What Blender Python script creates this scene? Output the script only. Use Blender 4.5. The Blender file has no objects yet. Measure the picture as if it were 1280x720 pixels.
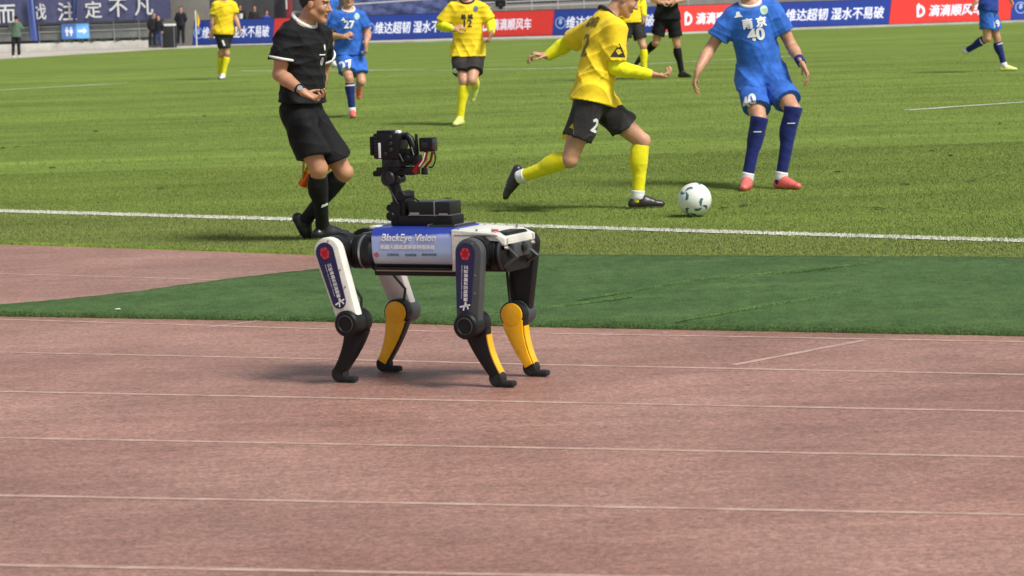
import bpy, bmesh, math, random
import numpy as np
import openvdb
from mathutils import Vector, Matrix
from mathutils.bvhtree import BVHTree
random.seed(7); RNG = np.random.default_rng(7)
S = bpy.context.scene; COL = S.collection

# ------------------------------------------------------------------ camera
F = 3600.0; CAMH = 1.6
ROLL = math.atan(0.0325)
ALPHA = math.atan(364.8 / F * math.cos(ROLL))
_r0 = Vector((1, 0, 0)); _u0 = Vector((0, math.sin(ALPHA), math.cos(ALPHA))); D_ = Vector((0, math.cos(ALPHA), -math.sin(ALPHA)))
R_ = _r0 * math.cos(ROLL) - _u0 * math.sin(ROLL)
U_ = _r0 * math.sin(ROLL) + _u0 * math.cos(ROLL)
CAM = Vector((0, 0, CAMH))
cd = bpy.data.cameras.new('camera'); cam = bpy.data.objects.new('camera', cd); COL.objects.link(cam)
cam.matrix_world = Matrix((R_, U_, -D_)).transposed().to_4x4(); cam.location = CAM
cd.sensor_width = 36; cd.lens = 36 * F / 1280; cd.clip_start = 0.1; cd.clip_end = 6000
S.camera = cam
cd.dof.use_dof = True; cd.dof.focus_distance = 15.5; cd.dof.aperture_fstop = 8.5

# ------------------------------------------------------------------ light: floodlit evening, one broad warm key and a soft even sky
SUN_AZ = math.radians(-38)   # direction towards the lamp, from +X (right), negative = towards the camera
SUN_EL = math.radians(52)
w = bpy.data.worlds.new('World'); S.world = w; w.use_nodes = True
nt = w.node_tree; bg = nt.nodes['Background']
sky = nt.nodes.new('ShaderNodeTexSky'); sky.sky_type = 'NISHITA'; sky.sun_disc = False
sky.sun_elevation = SUN_EL; sky.sun_rotation = math.pi / 2 - SUN_AZ
hs = nt.nodes.new('ShaderNodeHueSaturation'); hs.inputs['Saturation'].default_value = 0.35
nt.links.new(sky.outputs[0], hs.inputs['Color']); nt.links.new(hs.outputs[0], bg.inputs['Color'])
bg.inputs['Strength'].default_value = 0.075
sd = bpy.data.lights.new('sun', 'SUN'); sd.energy = 3.0; sd.angle = math.radians(17); sd.color = (1.0, 0.97, 0.92)
sun = bpy.data.objects.new('sun', sd); COL.objects.link(sun)
_sv = Vector((math.cos(SUN_EL) * math.cos(SUN_AZ), math.cos(SUN_EL) * math.sin(SUN_AZ), math.sin(SUN_EL)))
sun.rotation_euler = _sv.to_track_quat('Z', 'Y').to_euler(); sun.location = _sv * 60
S.view_settings.view_transform = 'Standard'; S.view_settings.look = 'None'
S.view_settings.exposure = 0.50; S.view_settings.gamma = 1.0
S.cycles.max_bounces = 5; S.cycles.diffuse_bounces = 2; S.cycles.glossy_bounces = 2

# ------------------------------------------------------------------ geometry of the place
def ray(px, py):
    return R_ * ((px - 640) / F) + U_ * ((360 - py) / F) + D_
def at(px, py, Y):
    d = ray(px, py); return CAM + d * (Y / d.y)
def gz(y):
    if y < 20: return 0.0
    if y < 90: return 0.24 * (1 - ((y - 55) / 35) ** 2)
    return -0.2 * min(1, (y - 90) / 8)
def ground(px, py, z=None):
    d = ray(px, py)
    if z is not None: return CAM + d * ((z - CAMH) / d.z)
    zz = 0.0
    for _ in range(30):
        p = CAM + d * ((zz - CAMH) / d.z); zz = 0.5 * zz + 0.5 * gz(p.y)
    return p
def proj(p):
    v = Vector(p) - CAM; k = F / v.dot(D_)
    return 640 + v.dot(R_) * k, 360 - v.dot(U_) * k

# ------------------------------------------------------------------ materials
MATS = {}
def mat(name, col, rough=0.6, metal=0.0, bump=0.0, bscale=40.0, var=0.0, vscale=6.0, emit=0.0, spec=0.5, sheen=0.0, sss=0.0, coat=0.0):
    if name in MATS: return MATS[name]
    m = bpy.data.materials.new(name); m.use_nodes = True; t = m.node_tree; n = t.nodes; l = t.links
    b = n['Principled BSDF']; b.inputs['Roughness'].default_value = rough; b.inputs['Metallic'].default_value = metal
    b.inputs['Specular IOR Level'].default_value = spec
    c = (*col, 1); b.inputs['Base Color'].default_value = c
    if sheen: b.inputs['Sheen Weight'].default_value = sheen; b.inputs['Sheen Roughness'].default_value = 0.5
    if coat: b.inputs['Coat Weight'].default_value = coat; b.inputs['Coat Roughness'].default_value = 0.15
    if sss:
        b.inputs['Subsurface Weight'].default_value = sss; b.inputs['Subsurface Radius'].default_value = (0.02, 0.007, 0.004); b.inputs['Subsurface Scale'].default_value = 0.6
    tc = n.new('ShaderNodeTexCoord')
    if var:
        nz = n.new('ShaderNodeTexNoise'); nz.inputs['Scale'].default_value = vscale; nz.inputs['Detail'].default_value = 5
        l.new(tc.outputs['Object'], nz.inputs['Vector'])
        mr = n.new('ShaderNodeMapRange'); mr.inputs[1].default_value = 0.3; mr.inputs[2].default_value = 0.7; mr.inputs[3].default_value = 1 - var; mr.inputs[4].default_value = 1 + var
        l.new(nz.outputs['Fac'], mr.inputs[0])
        mx = n.new('ShaderNodeVectorMath'); mx.operation = 'SCALE'; mx.inputs[0].default_value = col
        l.new(mr.outputs[0], mx.inputs['Scale']); l.new(mx.outputs[0], b.inputs['Base Color'])
    if bump:
        nb = n.new('ShaderNodeTexNoise'); nb.inputs['Scale'].default_value = bscale; nb.inputs['Detail'].default_value = 4
        l.new(tc.outputs['Object'], nb.inputs['Vector'])
        bp = n.new('ShaderNodeBump'); bp.inputs['Strength'].default_value = bump; bp.inputs['Distance'].default_value = 0.01
        l.new(nb.outputs['Fac'], bp.inputs['Height']); l.new(bp.outputs[0], b.inputs['Normal'])
    if emit:
        b.inputs['Emission Color'].default_value = c; b.inputs['Emission Strength'].default_value = emit
    MATS[name] = m; return m

def ramp(n, stops):
    r = n.new('ShaderNodeValToRGB'); e = r.color_ramp.elements
    while len(e) < len(stops): e.new(0.5)
    for k, (p, c) in enumerate(stops): e[k].position = p; e[k].color = (*c, 1)
    return r
def surf(name, layers, rough, bumps, spec=0.3, stretch=(1, 1, 1)):
    """layers: list of (scale, detail, stretch, stops or (lo, hi)); the first gives colour, the rest multiply it."""
    m = bpy.data.materials.new(name); m.use_nodes = True; t = m.node_tree; n = t.nodes; l = t.links
    b = n['Principled BSDF']; b.inputs['Roughness'].default_value = rough; b.inputs['Specular IOR Level'].default_value = spec
    tc = n.new('ShaderNodeTexCoord'); out = None
    for sc, det, st, stops in layers:
        mp = n.new('ShaderNodeMapping'); mp.inputs['Scale'].default_value = st; l.new(tc.outputs['Object'], mp.inputs['Vector'])
        nz = n.new('ShaderNodeTexNoise'); nz.inputs['Scale'].default_value = sc; nz.inputs['Detail'].default_value = det; nz.inputs['Roughness'].default_value = 0.6
        l.new(mp.outputs[0], nz.inputs['Vector'])
        if out is None:
            r = ramp(n, stops); l.new(nz.outputs['Fac'], r.inputs[0]); out = r.outputs[0]
        else:
            mr = n.new('ShaderNodeMapRange'); mr.inputs[1].default_value = 0.3; mr.inputs[2].default_value = 0.7
            mr.inputs[3].default_value, mr.inputs[4].default_value = stops; l.new(nz.outputs['Fac'], mr.inputs[0])
            mx = n.new('ShaderNodeVectorMath'); mx.operation = 'SCALE'; l.new(out, mx.inputs[0]); l.new(mr.outputs[0], mx.inputs['Scale']); out = mx.outputs[0]
    l.new(out, b.inputs['Base Color'])
    if bumps:
        nb = n.new('ShaderNodeTexNoise'); nb.inputs['Scale'].default_value = bumps[0]; nb.inputs['Detail'].default_value = 3
        l.new(tc.outputs['Object'], nb.inputs['Vector'])
        bp = n.new('ShaderNodeBump'); bp.inputs['Strength'].default_value = bumps[1]; bp.inputs['Distance'].default_value = bumps[2]
        l.new(nb.outputs['Fac'], bp.inputs['Height']); l.new(bp.outputs[0], b.inputs['Normal'])
    MATS[name] = m; return m

M_GRASS = surf('pitch_grass', [(1.2, 6, (0.6, 1, 1), [(0.3, (0.128, 0.192, 0.031)), (0.7, (0.19, 0.258, 0.047))]),
                               (0.25, 3, (0.25, 2.2, 1), (0.80, 1.2)), (1.1, 4, (0.12, 2.5, 1), (0.86, 1.14)), (45, 2, (1, 1, 1), (0.7, 1.25)), (9, 3, (0.35, 1, 1), (0.85, 1.14))], 0.9, (60, 0.6, 0.02), 0.15)
M_TRACK = surf('track_rubber', [(0.7, 5, (1, 1, 1), [(0.3, (0.265, 0.126, 0.093)), (0.7, (0.395, 0.215, 0.166))]),
                                (75, 3, (1, 1, 1), (0.62, 1.4)), (35, 3, (1, 1, 1), (0.8, 1.2)), (3, 5, (0.25, 2.2, 1), (0.9, 1.1)), (.22, 3, (1, 1.5, 1), (.82, 1.2)), (1.6, 6, (1, 1, 1), (.9, 1.08)), (14, 4, (0.2, 1.6, 1), (0.9, 1.1))], 0.5, (190, 0.9, 0.006), 0.55)  # broadest tone layer puts patchy sheen into the rubber's colour
M_MAT = surf('turf_mat', [(2.0, 6, (1, 1, 1), [(0.3, (0.052, 0.108, 0.030)), (0.7, (0.088, 0.155, 0.047))]),
                          (90, 2, (1, 1, 1), (0.45, 1.6)), (14, 4, (1, 0.5, 1), (0.8, 1.2)), (1.2, 3, (.3, 2.5, 1), (.9, 1.1))], 0.85, (170, 1.0, 0.01), 0.2)
M_LINE = surf('line_paint', [(30, 4, (1, 1, 1), [(0.35, (0.5, 0.52, 0.36)), (0.55, (0.8, 0.8, 0.7))]), (5, 3, (1, 1, 1), (0.9, 1.05))], 0.8, None)
M_LANE = surf('lane_paint', [(8, 5, (1, 1, 1), [(0.35, (0.39, 0.235, 0.185)), (0.65, (0.53, 0.38, 0.315))]), (60, 3, (1, 1, 1), (0.8, 1.1))], 0.7, None)
M_APRON = surf('apron_concrete', [(0.4, 5, (1, 1, 1), [(0.3, (0.4, 0.36, 0.31)), (0.7, (0.55, 0.5, 0.44))]), (3, 4, (1, 1, 1), (0.9, 1.1))], 0.85, None)
M_DIRT = surf('outer_ground', [(0.05, 5, (1, 1, 1), [(0.3, (0.16, 0.15, 0.13)), (0.7, (0.22, 0.2, 0.18))])], 0.9, None)
M_CONC = surf('concrete', [(0.6, 6, (1, 1, 0.4), [(0.3, (0.2, 0.19, 0.17)), (0.7, (0.28, 0.27, 0.24))]), (6, 4, (1, 1, 0.3), (0.88, 1.1))], 0.85, (30, 0.3, 0.01))
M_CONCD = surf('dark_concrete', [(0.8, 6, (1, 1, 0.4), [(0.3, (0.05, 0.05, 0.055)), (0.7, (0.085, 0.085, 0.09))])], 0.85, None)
M_WALLP = surf('grey_panel', [(0.9, 5, (1, 1, 0.5), [(0.3, (0.22, 0.23, 0.22)), (0.7, (0.31, 0.32, 0.3))]), (8, 3, (1, 1, 0.3), (0.9, 1.1))], 0.7, None)
M_KERB = surf('white_kerb', [(2, 5, (1, 1, 1), [(0.3, (0.5, 0.48, 0.44)), (0.7, (0.68, 0.66, 0.6))]), (20, 3, (1, 1, 1), (0.85, 1.08))], 0.7, None)
M_BANNER = surf('banner_cloth', [(0.5, 4, (1, 1, 1), [(0.3, (0.075, 0.08, 0.16)), (0.7, (0.10, 0.105, 0.2))]), (4, 3, (1, 1, 0.3), (0.88, 1.12))], 0.8, (3, 0.4, 0.1))
M_TARP = surf('blue_tarp', [(0.8, 4, (1, 1, 1), [(0.3, (0.045, 0.06, 0.15)), (0.7, (0.075, 0.095, 0.22))]), (5, 3, (1, 1, 2), (0.8, 1.2))], 0.7, (4, 0.6, 0.15))

# ------------------------------------------------------------------ object helpers
def new_obj(name, me, parent=None, label=None, cat=None, group=None, kind=None):
    o = bpy.data.objects.new(name, me); COL.objects.link(o)
    if parent is not None:
        o.parent = parent; o.matrix_parent_inverse = Matrix.Identity(4)
        if me is not None and parent.get('_bake'): pass
    for k, v in (('label', label), ('category', cat), ('group', group), ('kind', kind)):
        if v: o[k] = v
    return o
def thing(name, label, cat, loc, rotz=0.0, group=None):
    o = new_obj(name, None, None, label, cat, group); o.location = loc; o.rotation_euler = (0, 0, rotz); o.empty_display_size = 0.2
    return o
def pydata(name, v, f, mats, smooth=True, sharp=None, mi=None):
    me = bpy.data.meshes.new(name)
    me.from_pydata([tuple(p) for p in v], [], [tuple(q) for q in f]); me.validate()
    for m in (mats if isinstance(mats, (list, tuple)) else [mats]): me.materials.append(m)
    if smooth:
        me.polygons.foreach_set('use_smooth', [True] * len(me.polygons))
        if sharp is not None: me.set_sharp_from_angle(angle=math.radians(sharp))
    if mi is not None: me.polygons.foreach_set('material_index', mi)
    me.update(); return me

class MB:
    def __init__(s): s.v = []; s.f = []
    def add(s, v, f):
        o = len(s.v); s.v += [tuple(p) for p in v]; s.f += [tuple(i + o for i in q) for q in f]; return s
    def box(s, c, size, bev=0.0, rot=None):
        bm = bmesh.new(); bmesh.ops.create_cube(bm, size=1.0)
        bmesh.ops.scale(bm, vec=size, verts=bm.verts)
        if bev: bmesh.ops.bevel(bm, geom=bm.edges[:], offset=bev, segments=2, affect='EDGES', profile=0.6)
        return s._bm(bm, Matrix.Translation(c) @ (rot.to_4x4() if rot else Matrix.Identity(4)))
    def _bm(s, bm, M):
        bm.verts.index_update()
        s.add([M @ v.co for v in bm.verts], [[v.index for v in f.verts] for f in bm.faces]); bm.free(); return s
    def cyl(s, a, b, r, r2=None, n=20, bev=0.0):
        a = Vector(a); b = Vector(b); r2 = r if r2 is None else r2; ax = b - a; L = ax.length
        if bev:
            prof = [(0, 0), (r - bev, 0), (r, bev), (r2, L - bev), (r2 - bev, L), (0, L)]
        else: prof = [(0, 0), (r, 0), (r2, L), (0, L)]
        return s.lathe(a, ax, prof, n)
    def lathe(s, a, ax, prof, n=24):
        a = Vector(a); q = Vector(ax).normalized().to_track_quat('Z', 'Y'); v = []; f = []; rings = []
        for (r, z) in prof:
            if r < 1e-6: rings.append([len(v)]); v.append(a + q @ Vector((0, 0, z)))
            else:
                rings.append(list(range(len(v), len(v) + n)))
                v += [a + q @ Vector((r * math.cos(2 * math.pi * k / n), r * math.sin(2 * math.pi * k / n), z)) for k in range(n)]
        for A, B in zip(rings, rings[1:]):
            for k in range(n):
                k2 = (k + 1) % n
                if len(A) == 1 and len(B) == 1: continue
                if len(A) == 1: f.append((A[0], B[k2], B[k]))
                elif len(B) == 1: f.append((A[k], A[k2], B[0]))
                else: f.append((A[k], A[k2], B[k2], B[k]))
        return s.add(v, f)
    def tube(s, pts, rad, n=10):
        pts = [Vector(p) for p in pts]; rad = rad if isinstance(rad, (list, tuple)) else [rad] * len(pts); v = []; f = []
        nrm = None
        for i, p in enumerate(pts):
            t = (pts[min(i + 1, len(pts) - 1)] - pts[max(i - 1, 0)]).normalized()
            if nrm is None: nrm = t.orthogonal().normalized()
            nrm = (nrm - t * nrm.dot(t)).normalized(); bn = t.cross(nrm)
            v += [p + (nrm * math.cos(2 * math.pi * k / n) + bn * math.sin(2 * math.pi * k / n)) * rad[i] for k in range(n)]
        for i in range(len(pts) - 1):
            for k in range(n):
                k2 = (k + 1) % n; f.append((i * n + k, i * n + k2, (i + 1) * n + k2, (i + 1) * n + k))
        f.append(tuple(range(n))[::-1]); f.append(tuple((len(pts) - 1) * n + k for k in range(n)))
        return s.add(v, f)
    def prism(s, outline, y0, y1, bev=0.0, M=None):
        """outline in the XZ plane, thickness along Y."""
        bm = bmesh.new(); n = len(outline)
        a = [bm.verts.new((x, y0, z)) for x, z in outline]; b = [bm.verts.new((x, y1, z)) for x, z in outline]
        fa = bm.faces.new(a); fb = bm.faces.new(b[::-1])
        for k in range(n): bm.faces.new((a[k], b[k], b[(k + 1) % n], a[(k + 1) % n]))
        bmesh.ops.recalc_face_normals(bm, faces=bm.faces[:])
        if bev:
            eds = [e for e in bm.edges if any(f in (fa, fb) for f in e.link_faces)]
            bmesh.ops.bevel(bm, geom=eds, offset=bev, segments=2, affect='EDGES', profile=0.6)
        return s._bm(bm, M or Matrix.Identity(4))
    def quad(s, a, b, c, d): return s.add([a, b, c, d], [(0, 1, 2, 3)])
    def build(s, name, m, parent=None, sharp=35, **kw):
        return new_obj(name, pydata(name, s.v, s.f, m, True, sharp), parent, **kw)

_txt = {}
def text_geo(body, size, bold=0.0, shear=0.0, extrude=0.0, align='CENTER'):
    key = (body, size, bold, shear, extrude, align)
    if key in _txt: return _txt[key]
    c = bpy.data.curves.new('lettering', 'FONT'); c.body = body; c.size = size; c.shear = shear; c.extrude = extrude
    c.align_x = align; c.align_y = 'CENTER'; c.resolution_u = 3; c.fill_mode = 'BOTH' if extrude else 'FRONT'
    o = bpy.data.objects.new('lettering', c); COL.objects.link(o)
    dg = bpy.context.evaluated_depsgraph_get(); me = bpy.data.meshes.new_from_object(o.evaluated_get(dg))
    v = np.array([p.co[:] for p in me.vertices]); f = [tuple(p.vertices) for p in me.polygons]
    bpy.data.objects.remove(o); bpy.data.curves.remove(c); bpy.data.meshes.remove(me)
    if bold:
        n0 = len(v); V = []; FF = []
        for q, (dx, dy) in enumerate(((0, 0), (1, 0), (-1, 0), (0, .7), (0, -.7))):
            V.append(v + np.array([dx * bold, dy * bold, q * .0004 * (size / .5)])); FF += [tuple(i + q * n0 for i in p) for p in f]
        v = np.concatenate(V); f = FF
    _txt[key] = (v, f); return _txt[key]
def place_text(name, geo, origin, ux, uy, m, parent=None, fit=None, off=0.0, **kw):
    v, f = geo; v = v.copy()
    if fit:   # (x0, x1, y0, y1) in the ux, uy plane
        lo = v.min(0); hi = v.max(0)
        v[:, 0] = fit[0] + (v[:, 0] - lo[0]) / (hi[0] - lo[0]) * (fit[1] - fit[0])
        v[:, 1] = fit[2] + (v[:, 1] - lo[1]) / (hi[1] - lo[1]) * (fit[3] - fit[2])
    ux = Vector(ux); uy = Vector(uy); n = ux.cross(uy).normalized(); o = Vector(origin)
    vv = [o + ux * p[0] + uy * p[1] + n * (p[2] + off) for p in v]
    return new_obj(name, pydata(name, vv, f, m, False), parent, **kw)

# ------------------------------------------------------------------ ground, pitch, track
def poly_at(pts, x):
    for (a, b), (c, d) in zip(pts, pts[1:]):
        if x <= c: break
    return b + (d - b) * (x - a) / (c - a)
NEAR = [(-700, 281), (0, 302), (200, 308), (394, 315), (700, 319), (1280, 323), (2000, 330)]
FAR = [(-700, 108), (-300, 90), (0, 74), (120, 66.5), (180, 62.8), (250, 59), (462, 54.5), (720, 47.2), (985, 37.3), (1280, 27.4), (2000, 5)]
xs = list(range(-700, 2001, 45)); NR = 70; pv = []; pf = []
for x in xs:
    a = ground(x, poly_at(NEAR, x), 0.0); b = ground(x, poly_at(FAR, x))
    for k in range(NR):
        t = (k / (NR - 1)) ** 1.7
        p = a.lerp(b, t); pv.append((p.x, p.y, gz(p.y)))
    pv.append((a.x, a.y - 0.01, -0.05))
n1 = NR + 1
for i in range(len(xs) - 1):
    for k in range(NR - 1):
        pf.append((i * n1 + k, (i + 1) * n1 + k, (i + 1) * n1 + k + 1, i * n1 + k + 1))
    pf.append((i * n1 + NR, (i + 1) * n1 + NR, (i + 1) * n1, i * n1))
new_obj('pitch', pydata('pitch', pv, pf, M_GRASS), kind='structure')
g = MB(); g.quad((-3000, -3000, -0.42), (3000, -3000, -0.42), (3000, 3000, -0.42), (-3000, 3000, -0.42)); g.build('ground', M_DIRT, kind='structure')
t_ = MB()
tx = [-20 + k for k in range(0, 41, 2)]; ty = [-6 + 1.0 * k for k in range(0, 36)]
t_.add([(x, y, -0.02) for x in tx for y in ty], [(i * len(ty) + j, (i + 1) * len(ty) + j, (i + 1) * len(ty) + j + 1, i * len(ty) + j + 1) for i in range(len(tx) - 1) for j in range(len(ty) - 1)])
t_.build('running_track', M_TRACK, kind='structure')
a_ = MB(); a_.quad((-120, 60, -0.26), (120, 60, -0.26), (120, 176, -0.26), (-120, 176, -0.26)); a_.build('apron', M_APRON, kind='structure')

def strip(pix, width, z, zfun=None, jitter=0.0, step=0.12):
    """a painted line: a ribbon of real width through ground points."""
    P = [ground(x, y, z) if zfun is None else ground(x, y) for x, y in pix]; pts = []
    for a, b in zip(P, P[1:]):
        n = max(1, int((b - a).length / step)); pts += [a.lerp(b, k / n) for k in range(n)]
    pts.append(P[-1]); m = MB(); v = []; f = []
    for i, p in enumerate(pts):
        t = (pts[min(i + 1, len(pts) - 1)] - pts[max(0, i - 1)]); t.z = 0; t.normalize(); nn = Vector((-t.y, t.x, 0))
        w1 = width / 2 + random.uniform(-jitter, jitter); w2 = width / 2 + random.uniform(-jitter, jitter)
        for q in (p + nn * w1, p - nn * w2):
            v.append((q.x, q.y, (z if zfun is None else zfun(q.y) + 0.006)))
        if i: f.append((2 * i - 2, 2 * i - 1, 2 * i + 1, 2 * i))
    return m.add(v, f)
strip([(-500, 249), (0, 264.5), (367, 275), (660, 283.5), (1280, 302), (1700, 315)], 0.15, 0, gz, 0.022, 0.05).build('touchline', M_LINE, kind='structure')
for nm, pts in (('pitch_line', [(300, 89), (480, 88.5), (700, 86), (1000, 70)]), ('pitch_line', [(1135, 138), (1280, 128), (1500, 113)]), ('pitch_line', [(-200, 116), (0, 113), (160, 104)]), ('pitch_line', [(640, 56), (900, 50), (1280, 41), (1500, 34)])):
    strip(pts, 0.11, 0, gz, 0.03, 0.3).build(nm, M_LINE, kind='structure')
for pts in ([(-300, 333), (0, 342), (285, 350), (340, 351)], [(-300, 391), (0, 399), (420, 411.5), (660, 416), (1280, 427), (1700, 434)],
            [(-300, 432), (0, 440), (420, 449), (670, 455.5), (1280, 468), (1700, 476)], [(-300, 481), (0, 489), (500, 499), (1067, 510), (1280, 514), (1700, 522)],
            [(-300, 539), (0, 547), (640, 559), (1280, 571), (1700, 579)], [(-300, 610), (0, 619), (640, 631), (1280, 643), (1700, 652)], [(-300, 697), (0, 706), (640, 718), (1280, 730), (1700, 738)]):
    strip(pts, 0.038, -0.0188, None, 0.003).build('lane_line', M_LANE, kind='structure')
for pts in ([(257, 409.3), (330, 400)], [(917, 456), (1081, 425)]):
    strip(pts, 0.042, -0.0186, None, 0.003).build('lane_mark', M_LANE, kind='structure')

# artificial turf mat laid over the track
MN = [(-500, 384), (0, 391), (410, 397.5), (670, 404), (1280, 415), (1800, 425)]
MF = [(-500, 383.6), (-70, 389.5), (0, 383), (98, 373), (164, 366), (295, 348), (398, 337), (560, 320), (680, 319), (1280, 322.5), (1800, 327)]
mv = []; mf = []; mxs = list(range(-64, 1801, 8)); K = 14
for x in mxs:
    a = ground(x, poly_at(MN, x), 0.0); b = ground(x, min(poly_at(MF, x), poly_at(MN, x) - 0.4), 0.0)
    jit = random.uniform(-0.006, 0.006)
    mv.append((a.x, a.y + jit, -0.02)); mv.append((a.x, a.y + jit, 0.004))
    for k in range(1, K):
        p = a.lerp(b, k / K); mv.append((p.x, p.y, 0.012 + 0.004 * math.sin(p.x * 3 + p.y * 2.3) + random.uniform(-0.0015, 0.0015)))
    mv.append((b.x, b.y + jit * 3, 0.006)); mv.append((b.x, b.y + jit * 3 + 0.01, -0.03))
kk = K + 3
for i in range(len(mxs) - 1):
    for k in range(kk - 1): mf.append((i * kk + k, (i + 1) * kk + k, (i + 1) * kk + k + 1, i * kk + k + 1))
tm = new_obj('turf_mat', pydata('turf_mat', mv, mf, M_MAT), None, 'dark green artificial turf mat laid across the running track behind the robot', 'mat')
for pts in ([(846, 403), (940, 386), (1010, 376), (1078, 362)], [(722, 376), (860, 353), (1000, 340), (1110, 327)], [(600, 395), (700, 384), (790, 372)]):
    P = [ground(x, y, 0.01) for x, y in pts]
    MB().tube([p + Vector((0, 0, 0.003)) for p in P], [0.004] + [0.014] * (len(P) - 2) + [0.005], 8).build('crease', M_MAT, tm)

# ------------------------------------------------------------------ grass blades (nobody could count them)
def blade_mat(nm, cols):
    m = bpy.data.materials.new(nm); m.use_nodes = True; n = m.node_tree.nodes; l = m.node_tree.links; b = n['Principled BSDF']
    b.inputs['Roughness'].default_value = 0.65; b.inputs['Specular IOR Level'].default_value = 0.15
    gi = n.new('ShaderNodeNewGeometry'); r = ramp(n, cols)
    vm = n.new('ShaderNodeVectorMath'); vm.operation = 'MULTIPLY_ADD'; l.new(gi.outputs['Normal'], vm.inputs[0]); vm.inputs[1].default_value = (.45, .45, .45); vm.inputs[2].default_value = (0, 0, .8)
    vn = n.new('ShaderNodeVectorMath'); vn.operation = 'NORMALIZE'; l.new(vm.outputs[0], vn.inputs[0]); l.new(vn.outputs[0], b.inputs['Normal'])
    l.new(gi.outputs['Random Per Island'], r.inputs[0])
    tc = n.new('ShaderNodeTexCoord'); mp = n.new('ShaderNodeMapping'); mp.inputs['Scale'].default_value = (0.35, 1.2, 1); l.new(tc.outputs['Object'], mp.inputs[0])
    nz = n.new('ShaderNodeTexNoise'); nz.inputs['Scale'].default_value = 0.9; nz.inputs['Detail'].default_value = 5; l.new(mp.outputs[0], nz.inputs['Vector'])
    mr = n.new('ShaderNodeMapRange'); mr.inputs[1].default_value = .3; mr.inputs[2].default_value = .7; mr.inputs[3].default_value = .78; mr.inputs[4].default_value = 1.2; l.new(nz.outputs[0], mr.inputs[0])
    mx = n.new('ShaderNodeVectorMath'); mx.operation = 'SCALE'; l.new(r.outputs[0], mx.inputs[0]); l.new(mr.outputs[0], mx.inputs['Scale']); l.new(mx.outputs[0], b.inputs['Base Color'])
    return m
def scatter_blades(name, m, n, y0, y1, h0, h1, wid, keep):
    u = RNG.random(n); yy = np.sqrt(y0 ** 2 + u * (y1 ** 2 - y0 ** 2)); xx = (RNG.random(n) * 2 - 1) * 0.205 * yy
    ok = keep(xx, yy); xx = xx[ok]; yy = yy[ok]; n = len(xx)
    zz = np.where(yy < 20, 0, 0.24 * (1 - ((yy - 55) / 35) ** 2))
    h = h0 + RNG.random(n) * (h1 - h0); a = RNG.random(n) * 6.283; le = (RNG.random(n) - .3) * 0.9 * h; la = RNG.random(n) * 6.283
    V = np.empty((n, 3, 3), np.float32); wv = wid * (0.7 + 0.6 * RNG.random(n))
    V[:, 0] = np.stack([xx - np.cos(a) * wv, yy - np.sin(a) * wv, zz - .002], 1); V[:, 1] = np.stack([xx + np.cos(a) * wv, yy + np.sin(a) * wv, zz - .002], 1)
    V[:, 2] = np.stack([xx + np.cos(la) * le, yy + np.sin(la) * le, zz + h], 1)
    me = bpy.data.meshes.new(name); me.vertices.add(n * 3); me.vertices.foreach_set('co', V.ravel()); me.loops.add(n * 3); me.loops.foreach_set('vertex_index', np.arange(n * 3, dtype=np.int32))
    me.polygons.add(n); me.polygons.foreach_set('loop_start', np.arange(n, dtype=np.int32) * 3); me.materials.append(m); me.update(calc_edges=True)
    new_obj(name, me, kind='stuff')
def nearedge(xx, yy):
    e = [ground(x, poly_at(NEAR, x), 0.0) for x in range(-500, 1900, 60)]
    return np.interp(xx, [p.x for p in e], [p.y for p in e])
_tl = [ground(x, y) for x, y in ((-500, 249), (0, 264.5), (367, 275), (660, 283.5), (1280, 302), (1700, 315))]
def keep_grass(xx, yy):
    ln = np.interp(xx, [p.x for p in _tl], [p.y for p in _tl])
    return (yy > nearedge(xx, yy) + 0.01) & ((np.abs(yy - ln) > 0.085) | (RNG.random(len(yy)) < 0.12))
def line_y(xx): return np.interp(xx, [p.x for p in _tl], [p.y for p in _tl])
BL = blade_mat('grass_blades', [(0.0, (0.118, 0.176, 0.028)), (0.45, (0.168, 0.236, 0.041)), (0.8, (0.205, 0.275, 0.054)), (1.0, (0.27, 0.288, 0.094))])
BW = blade_mat('worn_grass', [(0.0, (0.112, 0.138, 0.030)), (0.5, (0.165, 0.196, 0.049)), (0.8, (0.20, 0.216, 0.07)), (1.0, (0.285, 0.255, 0.118))])
BP_ = blade_mat('painted_blades', [(0.0, (0.5, 0.52, 0.32)), (0.5, (0.72, 0.72, 0.58)), (1.0, (0.8, 0.8, 0.72))])
scatter_blades('grass', BL, 640000, 16.5, 27.0, 0.004, 0.015, 0.0026, lambda x, y: (y > nearedge(x, y) + .01) & (y > line_y(x) + RNG.normal(.12, .45, len(x))) & ((np.abs(y - line_y(x)) > .085) | (RNG.random(len(y)) < .12)))
scatter_blades('worn_grass', BW, 520000, 14.5, 24.0, 0.004, 0.015, 0.0026, lambda x, y: (y > nearedge(x, y) + .01) & (y < line_y(x) + RNG.normal(.12, .45, len(x))) & ((np.abs(y - line_y(x)) > .085) | (RNG.random(len(y)) < .12)))
scatter_blades('painted_grass', BP_, 1500000, 15.5, 23.0, 0.006, 0.020, 0.004, lambda x, y: np.abs(y - line_y(x) + RNG.normal(0, .015, len(x))) < .085)
scatter_blades('grass', BL, 330000, 27.0, 58.0, 0.005, 0.016, 0.0042, lambda x, y: RNG.random(len(y)) < np.clip((58 - y) / 24, 0, 1))

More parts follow.
